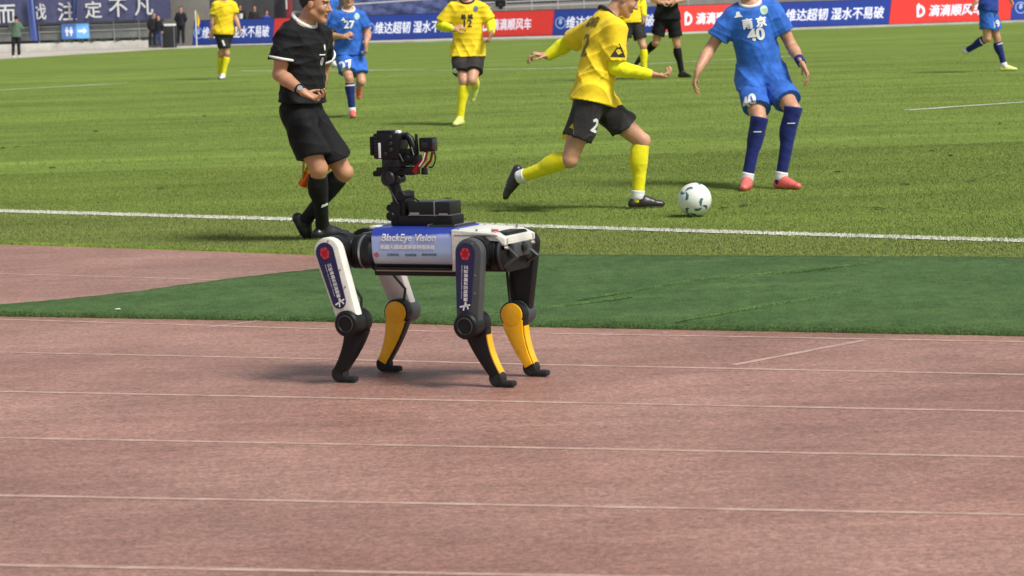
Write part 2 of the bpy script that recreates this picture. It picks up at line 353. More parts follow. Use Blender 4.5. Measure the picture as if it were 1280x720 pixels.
# torn divots of dark soil, too many and small to count, and a scrap of paper on the mat
dv = MB()
for x, y, r in [(a_, b_, c__ * .5) for a_, b_, c__ in ((1098, 262, .07), (1130, 232, .06), (1048, 216.5, .05), (66, 211, .06), (202, 237, .055), (4, 186, .06), (20, 185, .04), (1165, 190, .03), (1188, 196, .035), (1215, 228, .05), (905, 262, .04), (930, 259, .05), (560, 250, .04), (255, 146, .05), (690, 262, .04), (1250, 156, .05), (120, 165, .05))]:
    c_ = ground(x, y); n_ = 9; rr = [r * random.uniform(.6, 1.3) for _ in range(n_)]
    dv.add([(c_.x, c_.y, c_.z + .022)] + [(c_.x + rr[k] * 1.5 * math.cos(k * 6.283 / n_), c_.y + rr[k] * math.sin(k * 6.283 / n_), c_.z + random.uniform(.003, .018)) for k in range(n_)], [(0, 1 + k, 1 + (k + 1) % n_) for k in range(n_)])
dv.build('divots', surf('soil', [(20, 4, (1, 1, 1), [(.3, (.035, .045, .012)), (.7, (.06, .075, .02))])], .95, None), kind='stuff')
c_ = ground(147, 387.5, .012); pm = MB(); pm.add([(-.016, -.01, .003), (.004, -.012, .004), (.018, -.004, .002), (.01, .012, .007), (-.012, .01, .005)], [(0, 1, 3, 4), (1, 2, 3)])
o_ = pm.build('paper_scrap', M_LINE, None, label='small white paper scrap on the near edge of the green mat', cat='litter'); o_.location = (c_.x, c_.y, .014)

# ------------------------------------------------------------------ people: signed distance fields turned into one smooth mesh
def V3(p): return np.array(p, dtype=np.float32)
class Field:
    def __init__(s, pts, pad, vx):
        P = np.array([list(p) for p in pts], dtype=np.float32); s.lo = P.min(0) - pad; s.vx = vx
        s.n = np.maximum(4, np.ceil((P.max(0) + pad - s.lo) / vx).astype(int) + 1); s.a = np.full(tuple(s.n), 0.5, np.float32)
    def sub(s, lo, hi):
        i0 = np.clip(np.floor((lo - s.lo) / s.vx).astype(int), 0, s.n - 1); i1 = np.clip(np.ceil((hi - s.lo) / s.vx).astype(int) + 1, 1, s.n)
        sl = tuple(slice(a, b) for a, b in zip(i0, i1))
        g = [s.lo[k] + np.arange(i0[k], i1[k], dtype=np.float32) * s.vx for k in range(3)]
        return sl, (g[0][:, None, None], g[1][None, :, None], g[2][None, None, :])
    def put(s, sl, d, k, op='add'):
        a = s.a[sl]
        if op == 'cut': d = -d; h = np.clip(.5 - .5 * (a - d) / k, 0, 1); s.a[sl] = a * (1 - h) + d * h + k * h * (1 - h); return
        h = np.clip(.5 + .5 * (a - d) / k, 0, 1); s.a[sl] = a * (1 - h) + d * h - k * h * (1 - h)
    def cone(s, a, b, ra, rb, k=0.012, flat=None, clips=(), op='add'):
        """tapered capsule; flat=(axis, factor) squashes it along an axis; clips are (point, normal) half spaces kept where n.(p-c)<0."""
        a = V3(a); b = V3(b); R = max(ra, rb) + max(0.035, k)
        sl, (X, Y, Z) = s.sub(np.minimum(a, b) - R, np.maximum(a, b) + R)
        px = X - a[0]; py = Y - a[1]; pz = Z - a[2]; ba = b - a
        if flat is not None:
            n = V3(flat[0]); q = 1 / flat[1] - 1; dn = (px * n[0] + py * n[1] + pz * n[2]) * q
            px = px + dn * n[0]; py = py + dn * n[1]; pz = pz + dn * n[2]; ba = ba + n * (ba @ n) * q
        t = np.clip((px * ba[0] + py * ba[1] + pz * ba[2]) / max(float(ba @ ba), 1e-9), 0, 1)
        d = np.sqrt((px - t * ba[0]) ** 2 + (py - t * ba[1]) ** 2 + (pz - t * ba[2]) ** 2) - (ra + (rb - ra) * t)
        if flat is not None: d = d * (0.5 + 0.5 * flat[1])
        for c, n in clips:
            c = V3(c); n = V3(n); d = np.maximum(d, (X - c[0]) * n[0] + (Y - c[1]) * n[1] + (Z - c[2]) * n[2])
        s.put(sl, d, k, op)
    def ell(s, c, axes, rad, k=0.012, op='add', clips=()):
        c = V3(c); R = max(rad) + max(0.03, k); sl, (X, Y, Z) = s.sub(c - R, c + R)
        p = (X - c[0], Y - c[1], Z - c[2]); k0 = 0; k1 = 0
        for ax, r in zip(axes, rad):
            u = p[0] * ax[0] + p[1] * ax[1] + p[2] * ax[2]; k0 = k0 + (u / r) ** 2; k1 = k1 + (u / (r * r)) ** 2
        k0 = np.sqrt(k0); k1 = np.sqrt(k1); d = k0 * (k0 - 1) / np.maximum(k1, 1e-6)
        for cc, n in clips:
            cc = V3(cc); n = V3(n); d = np.maximum(d, (X - cc[0]) * n[0] + (Y - cc[1]) * n[1] + (Z - cc[2]) * n[2])
        s.put(sl, d, k, op)
    def clip(s, c, n):
        c = V3(c); n = V3(n); g = [s.lo[k] + np.arange(s.n[k], dtype=np.float32) * s.vx for k in range(3)]
        s.a = np.maximum(s.a, (g[0][:, None, None] - c[0]) * n[0] + (g[1][None, :, None] - c[1]) * n[1] + (g[2][None, None, :] - c[2]) * n[2])
    def folds(s, amp, seed, scale=1.0):
        rg = np.random.default_rng(seed); idx = np.nonzero(np.abs(s.a) < 0.03); P = np.stack(idx, 1).astype(np.float32) * s.vx + s.lo; d = np.zeros(len(P), np.float32)
        for i in range(5):
            v = rg.normal(size=3); v[2] *= 1.4; v /= np.linalg.norm(v); v2 = rg.normal(size=3); v2 /= np.linalg.norm(v2); fr = (9, 15, 21, 30, 44)[i] * rg.uniform(.8, 1.25) / scale; ph = rg.uniform(0, 6)
            d += (np.sqrt(np.abs(np.sin(fr * (P @ v) + 2.2 * np.sin(6 / scale * (P @ v2) + ph)) + 1e-4)) - 0.75) * amp * (.95, .95, .8, .6, .4)[i] * np.clip(np.sin(rg.uniform(6, 10) / scale * (P @ rg.normal(size=3) * .6) + rg.uniform(0, 6)) + .45, 0, 1)
        s.a[idx] += d
    def mesh(s, name, mats, mi=None):
        gr = openvdb.FloatGrid(0.5); gr.copyFromArray(s.a, tolerance=0.0)
        pts, q = gr.convertToQuads(isovalue=0.0)
        pts = pts * s.vx + s.lo; q = q.astype(np.int32)
        me = bpy.data.meshes.new(name); n = len(q)
        me.vertices.add(len(pts)); me.vertices.foreach_set('co', pts.astype(np.float32).ravel())
        me.loops.add(n * 4); me.polygons.add(n); me.polygons.foreach_set('loop_start', np.arange(n, dtype=np.int32) * 4)
        a, b, c = pts[q[:, 0]], pts[q[:, 1]], pts[q[:, 2]]; vol = np.einsum('ij,ij->', np.cross(b - a, c - a), a - pts.mean(0))
        if vol < 0: q = q[:, ::-1]
        me.loops.foreach_set('vertex_index', np.ascontiguousarray(q).ravel())
        for m in (mats if isinstance(mats, (list, tuple)) else [mats]): me.materials.append(m)
        me.polygons.foreach_set('use_smooth', [True] * n)
        if mi is not None: me.polygons.foreach_set('material_index', mi(pts[q].mean(1)).astype(np.int32))
        me.update(calc_edges=True); me.validate(); return me

def yawv(deg): return Vector((math.cos(math.radians(deg)), math.sin(math.radians(deg)), 0))
def solve(par, px, py, L, sg):
    """point on the pixel's ray at distance L from its parent joint; sg +1 farther, -1 nearer, 0 same depth."""
    if sg == 0: return at(px, py, par.y)
    best = None; bd = 9
    for k in range(0, 61):
        p = at(px, py, par.y + sg * L * k / 60); e = abs((p - par).length - L)
        if e < bd: bd = e; best = p
    return best

def hand(fl, w, d, pn, sc, curl, vx, thumb=1):
    d = d.normalized(); pn = (pn - d * pn.dot(d)).normalized(); sd_ = d.cross(pn) * thumb; fr = max(0.0078 * sc, vx * 0.85)
    fl.cone(w - d * 0.02 * sc, w + d * 0.03 * sc, .027 * sc, .032 * sc, .012, (pn, .7))
    fl.cone(w + d * 0.03 * sc, w + d * .08 * sc, .036 * sc, .040 * sc, .012, (pn, .42))
    for i, ln in enumerate((.92, 1.06, 1.0, .78)):
        p = w + d * (.088 - .004 * abs(i - 1)) * sc + sd_ * (.031 - .0207 * i) * sc; dd = d + sd_ * (.12 - .08 * i); ang = 0
        for j, pl in enumerate((.046, .029, .022)):
            ang = curl * (0.55 + 0.75 * j) * (1 + .06 * i)
            q = p + (dd.normalized() * math.cos(ang) - pn * math.sin(ang)) * pl * ln * sc
            fl.cone(p, q, fr * (1.0 - .06 * j), fr * (.94 - .06 * j), .002); p = q
    p = w + d * .028 * sc + sd_ * .03 * sc; dd = (d * .62 + sd_ * .7 - pn * .35).normalized(); q = p + dd * .045 * sc
    fl.cone(p, q, fr * 1.5, fr * 1.15, .008); fl.cone(q, q + (dd * .7 + d * .5 - pn * .3 - sd_ * .3 * curl).normalized() * .034 * sc, fr * 1.1, fr * .95, .004)

SKIN = [mat('skin', (0.55, 0.29, 0.175), .5, bump=.15, bscale=90, var=.2, vscale=14, sss=.15), mat('skin_tan', (0.50, 0.25, 0.14), .5, bump=.15, bscale=90, var=.12, vscale=9, sss=.15)]
M_EYE = mat('eye_white', (.7, .68, .65), .3); M_IRIS = mat('iris', (.02, .012, .008), .2); M_LIP = mat('lip', (.34, .12, .1), .45); M_BROW = mat('brow', (.02, .015, .012), .8)
M_HAIR = mat('hair', (.012, .010, .009), .55, bump=.8, bscale=120, var=.4, vscale=60)
def cloth(name, col, var=.1, sheen=.1, rough=.75): return mat(name, col, rough, bump=.35, bscale=28, var=var, vscale=14, sheen=sheen, spec=.25)
C = dict(yellow=cloth('yellow_jersey', (.88, .63, .018)), neon=cloth('neon_sleeve', (.80, .78, .012), .08), black=cloth('black_kit', (.006, .006, .007), .3, .03), char=cloth('charcoal_shorts', (.030, .027, .027), .25, .03),
         blue=cloth('blue_jersey', (.03, .135, .53), .3), blued=cloth('navy_sock', (.012, .022, .15), .2), yblue=cloth('navy_jersey', (.014, .05, .28), .25), white=cloth('white_cloth', (.78, .78, .76), .05), neonsock=cloth('neon_sock', (.82, .74, .01), .08),
         green=cloth('green_vest', (.10, .16, .11), .2), dark=cloth('dark_coat', (.016, .017, .022), .3, .03), denim=cloth('denim', (.04, .06, .16), .3), orange=cloth('orange_flag', (.85, .16, .01), .1))
BOOT = dict(black=mat('black_boot', (.014, .014, .015), .35, bump=.2), red=mat('coral_boot', (.80, .15, .13), .35, bump=.2), neon=mat('lime_boot', (.72, .78, .22), .4, bump=.2), white=mat('white_boot', (.74, .74, .7), .4, bump=.2), sole=mat('boot_sole', (.35, .35, .33), .5), brown=mat('dark_brown_boot', (.03, .022, .02), .35, bump=.2))
M_PRINT = mat('white_print', (.82, .82, .82), .6); M_DPRINT = mat('dark_print', (.03, .025, .02), .6); M_CREST = mat('crest_print', (.5, .72, .6), .6); M_FADED = mat('worn_print', (.22, .15, .02), .6)

def person(label, spec):
    g = spec.get; Y0 = spec['Y']; h = g('h', 1.0); vx = g('vx', .009); grp = g('group'); seed = g('seed', int(abs(spec['neck'][0])))
    pel = at(spec['pelvis'][0], spec['pelvis'][1], Y0 + g('pd', 0)); nk = at(spec['neck'][0], spec['neck'][1], Y0 + g('pd', 0) + g('nd', 0))
    hc = at(spec['head'][0], spec['head'][1], nk.y + g('hd', 0.0))
    pf = yawv(spec['yaw']); cf = yawv(g('cyaw', spec['yaw'])); hf0 = yawv(g('hyaw', spec['yaw'])); pit = math.radians(g('hpitch', 0))
    up = (nk - pel).normalized()
    def fr(f, u): f = (f - u * f.dot(u)).normalized(); return f, f.cross(u)
    pf, pr = fr(pf, (Vector((0, 0, 1)) + up * .6).normalized()); cf, cr = fr(cf, up)
    hf = hf0 * math.cos(pit) + Vector((0, 0, 1)) * math.sin(pit); hr = hf.cross(Vector((0, 0, 1))).normalized(); hu = hr.cross(hf).normalized()
    arms = []; legs = []
    for sgn, key in ((1, 'R'), (-1, 'L')):
        sh = nk - up * .085 * h + cr * sgn * .172 * h; (ex, ey, es), (wx, wy, ws), (hx, hy, hs_) = spec['arm' + key]
        el = solve(sh, ex, ey, .29 * h, es); wr = solve(el, wx, wy, .255 * h, ws); hd = solve(wr, hx, hy, .12 * h, hs_)
        arms.append((sgn, sh, el, wr, (hd - wr).normalized()))
        hp = pel + pr * sgn * .088 * h; (kx, ky, ks), (ax, ay, as_), (tx_, ty_, ts) = spec['leg' + key][:3]
        kn = solve(hp, kx, ky, .43 * h, ks); an = solve(kn, ax, ay, .42 * h, as_); to = solve(an, tx_, ty_, .2 * h, ts)
        planted = len(spec['leg' + key]) > 3
        if planted:
            an.z = gz(an.y) + .088 * h if g('base') is None else g('base') + .088 * h
            d = to - an; d.z = 0; d = yawv(spec['leg' + key][3]) if spec['leg' + key][3] is not None else d.normalized()
            fu = Vector((0, 0, 1)); td = d.normalized()
        else:
            td = (to - an).normalized(); sh_ = (kn - an).normalized(); fu = (sh_ - td * sh_.dot(td)).normalized()
            if fu.length < .1: fu = td.orthogonal()
        legs.append((sgn, hp, kn, an, td, fu, planted))
    allp = [pel, nk, hc + hu * .1] + [p for a in arms for p in (a[1], a[2], a[3], a[3] + a[4] * .12)] + [p for l in legs for p in (l[1], l[2], l[3], l[3] + l[4] * .15 - l[5] * .05)]
    base = Vector((sum(l[3].x for l in legs) / 2, sum(l[3].y for l in legs) / 2, min(l[3].z for l in legs) - .088 * h))
    T = thing('person', label, 'person', base, 0, grp)
    def part(name, me, lab=None):
        o = new_obj(name, me, T, lab); me.transform(Matrix.Translation(-base)); return o
    # body ---------------------------------------------------------------
    fl = Field(allp, .13, vx); X3 = lambda v: (v.x, v.y, v.z)
    wst = pel.lerp(nk, .38); ch = pel.lerp(nk, .70)
    fl.cone(pel + pr * .06 * h, pel - pr * .06 * h, .10 * h, .10 * h, .03, (pf, .85))
    fl.cone(pel + up * .03, wst, .14 * h, .125 * h, .05, (pf, .68)); fl.cone(wst, ch, .125 * h, .145 * h, .05, (cf, .68)); fl.cone(ch, nk - up * .07 * h, .145 * h, .12 * h, .05, (cf, .66))
    fl.cone(nk - up * .085 * h + cr * .13 * h, nk - up * .085 * h - cr * .13 * h, .045 * h, .045 * h, .03)
    fl.cone(nk - up * .02 + cr * .02, nk - up * .02 - cr * .02, .045 * h, .045 * h, .03)
    fl.cone(nk - up * .03, hc - hu * .05 * h - hf * .02 * h, .058 * h, .052 * h, .02)
    for sgn, sh, el, wr, hd in arms:
        fl.cone(sh, el, .051 * h, .043 * h, .02); fl.ell(sh.lerp(el, .55) , ((el - sh).normalized(), cf, (el - sh).normalized().cross(cf).normalized()), (.09 * h, .05 * h, .044 * h), .02)
        m1 = el.lerp(wr, .3); fl.cone(el, m1, .042 * h, .046 * h, .015); fl.cone(m1, wr, .046 * h, .028 * h, .01)
        pn = g('palm' + ('R' if sgn > 0 else 'L')); pn = Vector(pn) if pn else (el - wr).cross(sh - el) * 1.0
        if pn.length < 1e-4: pn = cr * sgn
        pn = pn.normalized()
        if pn.dot(cr * sgn) < 0 and not g('palm' + ('R' if sgn > 0 else 'L')): pn = -pn
        hand(fl, wr, hd, pn, h, g('curl', .7), vx, thumb=1 if sgn > 0 else -1)
    for sgn, hp, kn, an, td, fu, _ in legs:
        md = hp.lerp(kn, .45); fl.cone(hp, md, .094 * h, .081 * h, .03); fl.cone(md, kn, .081 * h, .056 * h, .02)
        ax = (an - kn).normalized(); bk = (hp - kn).normalized(); bk = -(td - ax * td.dot(ax)).normalized() if (td - ax * td.dot(ax)).length > .1 else -pf
        fl.cone(kn, an, .051 * h, .036 * h, .015); fl.ell(kn.lerp(an, .3) + bk * .016 * h, (ax, bk, ax.cross(bk)), (.11 * h, .052 * h, .052 * h), .02)
        fl.ell(kn - bk * .02 * h, (ax, bk, ax.cross(bk)), (.05 * h, .04 * h, .042 * h), .02)
        fl.cone(an - fu * .045 * h - td * .02 * h, an - fu * .05 * h + td * .11 * h, .025 * h, .020 * h, .02)
    # head
    c = hc; s = 1.03 * h
    def H(u, f, r): return c + (hu * u + hf * f + hr * r) * s
    A = (hr, hf, hu)
    fl.ell(H(.035, -.008, 0), A, (.073 * s, .093 * s, .086 * s), .02); fl.ell(H(-.03, .028, 0), A, (.058 * s, .06 * s, .083 * s), .03)
    for q in (1, -1): fl.cone(H(-.06, .0, .046 * q), H(-.102, .062, .012 * q), .02 * s, .021 * s, .02)
    if vx < .012:
        fl.cone(H(.004, .084, 0), H(-.034, .103, 0), .008 * s, .013 * s, .008); fl.ell(H(-.036, .09, 0), A, (.019 * s, .012 * s, .009 * s), .008)
        for q in (1, -1):
            fl.ell(H(-.004, .096, .031 * q), A, (.018 * s, .018 * s, .011 * s), .012, 'cut'); fl.ell(H(-.004, .073, .031 * q), A, (.0135 * s,) * 3, .003)
            fl.ell(H(.018, .080, .03 * q), A, (.025 * s, .012 * s, .008 * s), .01); fl.ell(H(-.008, -.008, .074 * q), A, (.010 * s, .018 * s, .03 * s), .006)
            fl.ell(H(-.03, .06, .04 * q), A, (.02 * s, .02 * s, .02 * s), .02)
        fl.ell(H(-.062, .083, 0), A, (.024 * s, .011 * s, .006 * s), .005); fl.ell(H(-.073, .081, 0), A, (.021 * s, .011 * s, .006 * s), .005)
    def mi(P):
        q = (P - np.array(c)) / s; f = q @ np.array(hf); u = q @ np.array(hu); r = np.abs(q @ np.array(hr)); out = np.zeros(len(P), int)
        if vx > .012: return out
        ee = ((r - .031) / .015) ** 2 + ((u + .004) / .0075) ** 2; out[(f > .06) & (ee < 1)] = 1; out[(f > .06) & (((r - .031) / .0065) ** 2 + ((u + .004) / .007) ** 2 < 1)] = 2
        out[(f > .07) & (r < .024) & (np.abs(u + .068) < .0085)] = 3; out[(f > .055) & (np.abs(r - .031) < .021) & (np.abs(u - .0185) < .0048)] = 4; return out
    part('body', fl.mesh('body', [SKIN[g('skin', 0)], M_EYE, M_IRIS, M_LIP, M_BROW], mi))
    # hair
    hfld = Field([H(.035, 0, 0)], .15 * s, max(.005, vx * .8)); hfld.ell(H(.037, -.012, 0), A, (.082 * s, .100 * s, .096 * s), .01, 'add', [(H(.016, 0, 0), (hf * .77 - hu).normalized())])
    hfld.folds(.010, seed + 5, .45); part('hair', hfld.mesh('hair', M_HAIR))
    # shirt
    sl = g('sleeve', .72); scol = C[spec['shirt']]; e = g('fit', .022)
    pts = [pel - up * .1, nk, nk + up * .05] + [p for a in arms for p in (a[1], a[2])]
    sf = Field(pts, .2, max(vx, .007)); hem = pel - up * g('hem', .03) * h
    hc_ = [(hem, -up)]
    sf.cone(pel - up * .08, wst, .194 * h, .138 * h + e, .04, (pf, .82), hc_); sf.cone(wst, ch, .135 * h + e, .148 * h + e, .05, (cf, .72)); sf.cone(ch, nk - up * .075 * h, .148 * h + e, .128 * h + e * .7, .05, (cf, .70))
    sf.cone(nk - up * .082 * h + cr * .13 * h, nk - up * .082 * h - cr * .13 * h, .060 * h + e * .5, .060 * h + e * .5, .05); sf.cone(nk - up * .035 + cr * .045, nk - up * .035 - cr * .045, .058 * h, .058 * h, .05)
    for sgn, sh, el, wr, hd in arms:
        en = sh.lerp(el, sl); ax = (el - sh).normalized()
        if sl > 0: sf.cone(sh + cr * sgn * -.02, sh.lerp(el, sl + .1), .072 * h + e * .5, .062 * h + e * .9, .04, None, [(en, ax)])
    for sgn, hp, kn, an, td, fu, _ in legs: sf.cone(hp + up * .05, hp.lerp(kn, .25), .120 * h, .120 * h, .03, None, hc_)
    sf.folds(g('fold', .016), seed); sf.clip(hem, -up)
    nh = (hu * .3 + up * .7 + cf * .6).normalized(); nkp = nk + up * .016 * h; sf.clip(nkp, nh)
    shirt = part('shirt', sf.mesh('shirt', scol))
    # collar ring
    cb = MB(); cpt = []; cax = nh; q1 = (cr - cax * cr.dot(cax)).normalized(); q2 = cax.cross(q1)
    for k in range(25):
        t = 2 * math.pi * k / 24; cpt.append(nkp + nh * .006 * h + (q1 * math.cos(t) * .076 + q2 * math.sin(t) * .082) * h - base)
    part_c = cb.tube(cpt, .0135 * h, 8).build('collar', C[g('collar', spec['shirt'])], T)
    # sleeves' trim, long undersleeves, wrist bands
    for sgn, sh, el, wr, hd in arms:
        if g('trim'):
            en = sh.lerp(el, sl); ax = (el - sh).normalized(); q1 = ax.orthogonal().normalized(); q2 = ax.cross(q1); r_ = .0605 * h + e * .9 
            MB().tube([en - ax * .012 + (q1 * math.cos(2 * math.pi * k / 20) + q2 * math.sin(2 * math.pi * k / 20)) * r_ - base for k in range(21)], .009, 8).build('sleeve_trim', C[spec['trim']], T)
        if g('under'):
            uf = Field([sh.lerp(el, .5), el, wr], .1, max(vx, .006)); ax = (wr - el).normalized(); m1 = el.lerp(wr, .3)
            uf.cone(sh.lerp(el, .5), el, .058 * h, .053 * h, .012); uf.cone(el, m1, .053 * h, .055 * h, .012); uf.cone(m1, wr + ax * .02, .055 * h, .033 * h, .01, None, [(wr + ax * .012, ax)])
            uf.folds(.006, seed + 9, .7); part('undersleeve', uf.mesh('undersleeve', C[spec['under']]))
        if g('wrist' + ('R' if sgn > 0 else 'L')):
            ax = (wr - el).normalized(); wl = g('wristlen', 1.0); a = wr - ax * .03 * wl - ax * .02 - base; b = wr - base
            wb = MB().lathe(a, b - a, [(.032 * h, 0), (.038 * h, .002), (.036 * h, .044 * wl), (.030 * h, .048 * wl)], 16).build('wristband', C[spec['wrist' + ('R' if sgn > 0 else 'L')]], T)
    # shorts or trousers
    pts = [pel + up * .12] + [p for l in legs for p in (l[1], l[2], l[3] if g('trousers') else l[2])]
    kf = Field(pts, .16, max(vx, .007)); kl = g('short', .74)
    kf.cone(pel + up * .11 * h, pel, .155 * h, .156 * h, .03, (pf, .77), [(pel + up * .12 * h, up)]); kf.cone(pel + pr * .05 * h, pel - pr * .05 * h, .108 * h, .108 * h, .03, (pf, .9))
    for sgn, hp, kn, an, td, fu, _ in legs:
        if g('trousers'):
            kf.cone(hp, kn, .11 * h, .078 * h, .03); kf.cone(kn, an, .078 * h, .065 * h, .02, None, [(an, (an - kn).normalized())])
        else:
            en = hp.lerp(kn, kl); ax = (kn - hp).normalized(); kf.cone(hp, hp.lerp(kn, kl + .12), .104 * h, .112 * h, .03, None, [(en, (ax + up * -.25 + pr * sgn * .15).normalized())])
    kf.folds(g('fold', .010) * 1.1, seed + 3); shorts = part('trousers' if g('trousers') else 'shorts', kf.mesh('shorts', C[spec['shorts']]))
    # socks and boots
    socks = []
    for sgn, hp, kn, an, td, fu, _ in legs:
        ax = (an - kn).normalized(); bk = -(td - ax * td.dot(ax)).normalized() if (td - ax * td.dot(ax)).length > .1 else -pf
        if not g('trousers'):
            top = kn + ax * g('socktop', .07) * h; kf = Field([kn - ax * .05, an - ax * -.04], .1, min(max(vx * .8, .005), .012)); cl = [(top, -ax), (an + ax * .05, ax)]
            if g('socktop', .07) < 0: kf.cone(kn - ax * .12, kn + ax * .1, .078 * h, .062 * h, .02, None, [(top, -ax)]); kf.ell(kn - bk * .022 * h, (ax, bk, ax.cross(bk)), (.058 * h, .05 * h, .052 * h), .02, 'add', [(top, -ax)])
            kf.cone(kn, an, .057 * h, .043 * h, .012, None, cl); kf.ell(kn.lerp(an, .3) + bk * .016 * h, (ax, bk, ax.cross(bk)), (.125 * h, .064 * h, .062 * h), .02, 'add', cl)
            kf.cone(an, an + ax * .03, .044 * h, .042 * h, .01)
            kf.folds(.002, seed + 7, .7); so = part('sock', kf.mesh('sock', C[spec['sock']])); socks.append(so)
            if g('ankle'):
                a = an - ax * .042 * h - base; MB().lathe(a, ax, [(.045 * h, 0), (.050 * h, .006), (.049 * h, .035), (.051 * h, .055), (.046 * h, .065)], 18).build('ankle_sock', C[spec['ankle']], T)
            if g('cuff'):
                a = top + ax * .02 - base; MB().lathe(a, ax, [(.058 * h, 0), (.0645 * h, .003), (.0645 * h, .014), (.058 * h, .017)], 18).build('sock_stripe', C[spec['cuff']], T)
        bf = Field([an, an + td * .16 * h, an - td * .06 * h, an - fu * .08 * h], .07, min(max(vx * .7, .004), .010)); sole = an - fu * .086 * h; cl = [(sole, -fu)]; sd2 = td.cross(fu)
        bf.cone(an - fu * .05 * h - td * .035 * h, an - fu * .052 * h + td * .06 * h, .037 * h, .039 * h, .015, None, cl)
        bf.cone(an - fu * .05 * h + td * .05 * h, an - fu * .062 * h + td * .165 * h, .041 * h, .030 * h, .015, (fu, .85), cl); bf.cone(an - fu * .0 * h, an - fu * .04 * h + td * .02, .043 * h, .042 * h, .012)
        bf.cone(an - fu * .015 * h + td * .02 * h, an - fu * .045 * h + td * .1 * h, .034 * h, .03 * h, .02)
        so_ = np.array(sole); nf = np.array(fu)
        bo = part('boot', bf.mesh('boot', [BOOT[spec['boot']], BOOT[g('sole', 'sole')]], lambda P: ((P - so_) @ nf < .011).astype(int)))
        sb = MB()
        for fx, fy in ((-.04, .02), (-.04, -.02), (.07, .028), (.07, -.028), (.12, .024), (.12, -.024)):
            q = sole + td * fx * h + sd2 * fy * h - base; sb.cyl(q + fu * .002, q - fu * .010, .006, .004, 6)
        o = sb.build('studs', BOOT[g('sole', 'sole')], bo, kind='stuff')
        if vx < .009:
            lb = MB()
            for k in range(4):
                q = an + td * (.045 + .02 * k) * h - fu * (-.004 + .006 * k - .009) * h - base - fu * .024 * h; lb.tube([q - sd2 * .02, q + fu * .010, q + sd2 * .02], .0035, 6)
            lb.build('laces', C['white'] if spec['boot'] in ('neon', 'white') else BOOT[spec['boot']], bo, kind='stuff')
    return dict(T=T, base=base, shirt=shirt, shorts=shorts, pel=pel, nk=nk, up=up, cf=cf, cr=cr, pf=pf, pr=pr, arms=arms, legs=legs, socks=socks, h=h)

def decal(P, name, geo, center, n, upv, m, target='shirt', size=None):
    """flat print laid onto a garment: every vertex is dropped onto the cloth along -n."""
    n = Vector(n).normalized(); uy = Vector(upv); uy = (uy - n * uy.dot(n)).normalized(); ux = uy.cross(n)
    o = P[target] if isinstance(target, str) else target; me = o.data; bv = BVHTree.FromPolygons([v.co for v in me.vertices], [p.vertices[:] for p in me.polygons])
    v, f = geo; bm = bmesh.new(); vs = [bm.verts.new((p[0], p[1], p[2])) for p in v]
    for q in f:
        try: bm.faces.new([vs[i] for i in q])
        except ValueError: pass
    bmesh.ops.triangulate(bm, faces=bm.faces[:])
    for _ in range(2):
        ed = [e for e in bm.edges if e.calc_length() > .02]
        if ed: bmesh.ops.subdivide_edges(bm, edges=ed, cuts=1)
    bm.verts.index_update(); c0 = Vector(center) - P['base']; out = []
    for q in bm.verts:
        p = c0 + ux * q.co.x + uy * q.co.y; hit = bv.ray_cast(p + n * .35, -n)
        out.append((hit[0] + n * (.004 + 2 * q.co.z)) if hit[0] is not None else p)
    ff = [[x.index for x in q.verts] for q in bm.faces]; bm.free()
    return new_obj(name, pydata(name, out, ff, m, True), P['T'])
def blob(pts): return np.array([(x, y, 0) for x, y in pts]), [tuple(range(len(pts)))]
def disc(r, n=14, sx=1.0): return blob([(r * sx * math.cos(2 * math.pi * k / n), r * math.sin(2 * math.pi * k / n)) for k in range(n)])

# ------------------------------------------------------------------ the people in the photograph
def footY(x, y): return ground(x, y).y
GY = 'players in yellow'; GB = 'players in blue'; GR = 'match officials in black'
REF = person('assistant referee in black with white collar walking along the touchline beside the robot', dict(group=GR, Y=footY(400, 301), h=1.04, vx=.0050,
    pelvis=(377, 141), neck=(380, 29), head=(394, 4), nd=-.02, hd=-.04, yaw=-20, cyaw=-38, hyaw=-14, hpitch=-8, skin=1,
    armR=((349, 93, 0), (379, 115, -1), (398, 124, 0)), armL=((404, 86, 1), (392, 130, -1), (388, 152, 0)),
    legR=((398, 211, 0), (403, 281, 1), (437, 290, 0), 28), legL=((430, 215, 0), (383, 274, 1), (398, 300, 0)),
    shirt='black', shorts='black', sock='black', boot='black', collar='white', trim='white', wristR='black', sleeve=.62, short=.78, socktop=.05, hem=-.07, curl=1.1, palmR=(-.1, .3, -1)))
Y2 = person('player in yellow shirt and dark shorts with 2 striding towards the ball, arms out', dict(group=GY, Y=footY(800, 262), h=1.04, vx=.0050,
    pelvis=(740, 124), neck=(759, 22), head=(781, -3), nd=.06, hd=.02, yaw=-8, cyaw=27, hyaw=3, hpitch=-26,
    armR=((768, 85, 0), (813, 93, 0), (832, 96, 0)), armL=((709, 54, 1), (685, 70, 0), (667, 67, 0)),
    legR=((712, 199, 0), (651, 221, 1), (637, 256, 0)), legL=((802, 176, 0), (797, 244, 0), (827, 256, 0), 8),
    shirt='yellow', shorts='char', sock='neonsock', boot='brown', collar='char', under='neon', sleeve=.8, short=.66, socktop=.03, ankle='white', hem=.03, curl=.9, palmR=(.1, -.2, -1)))
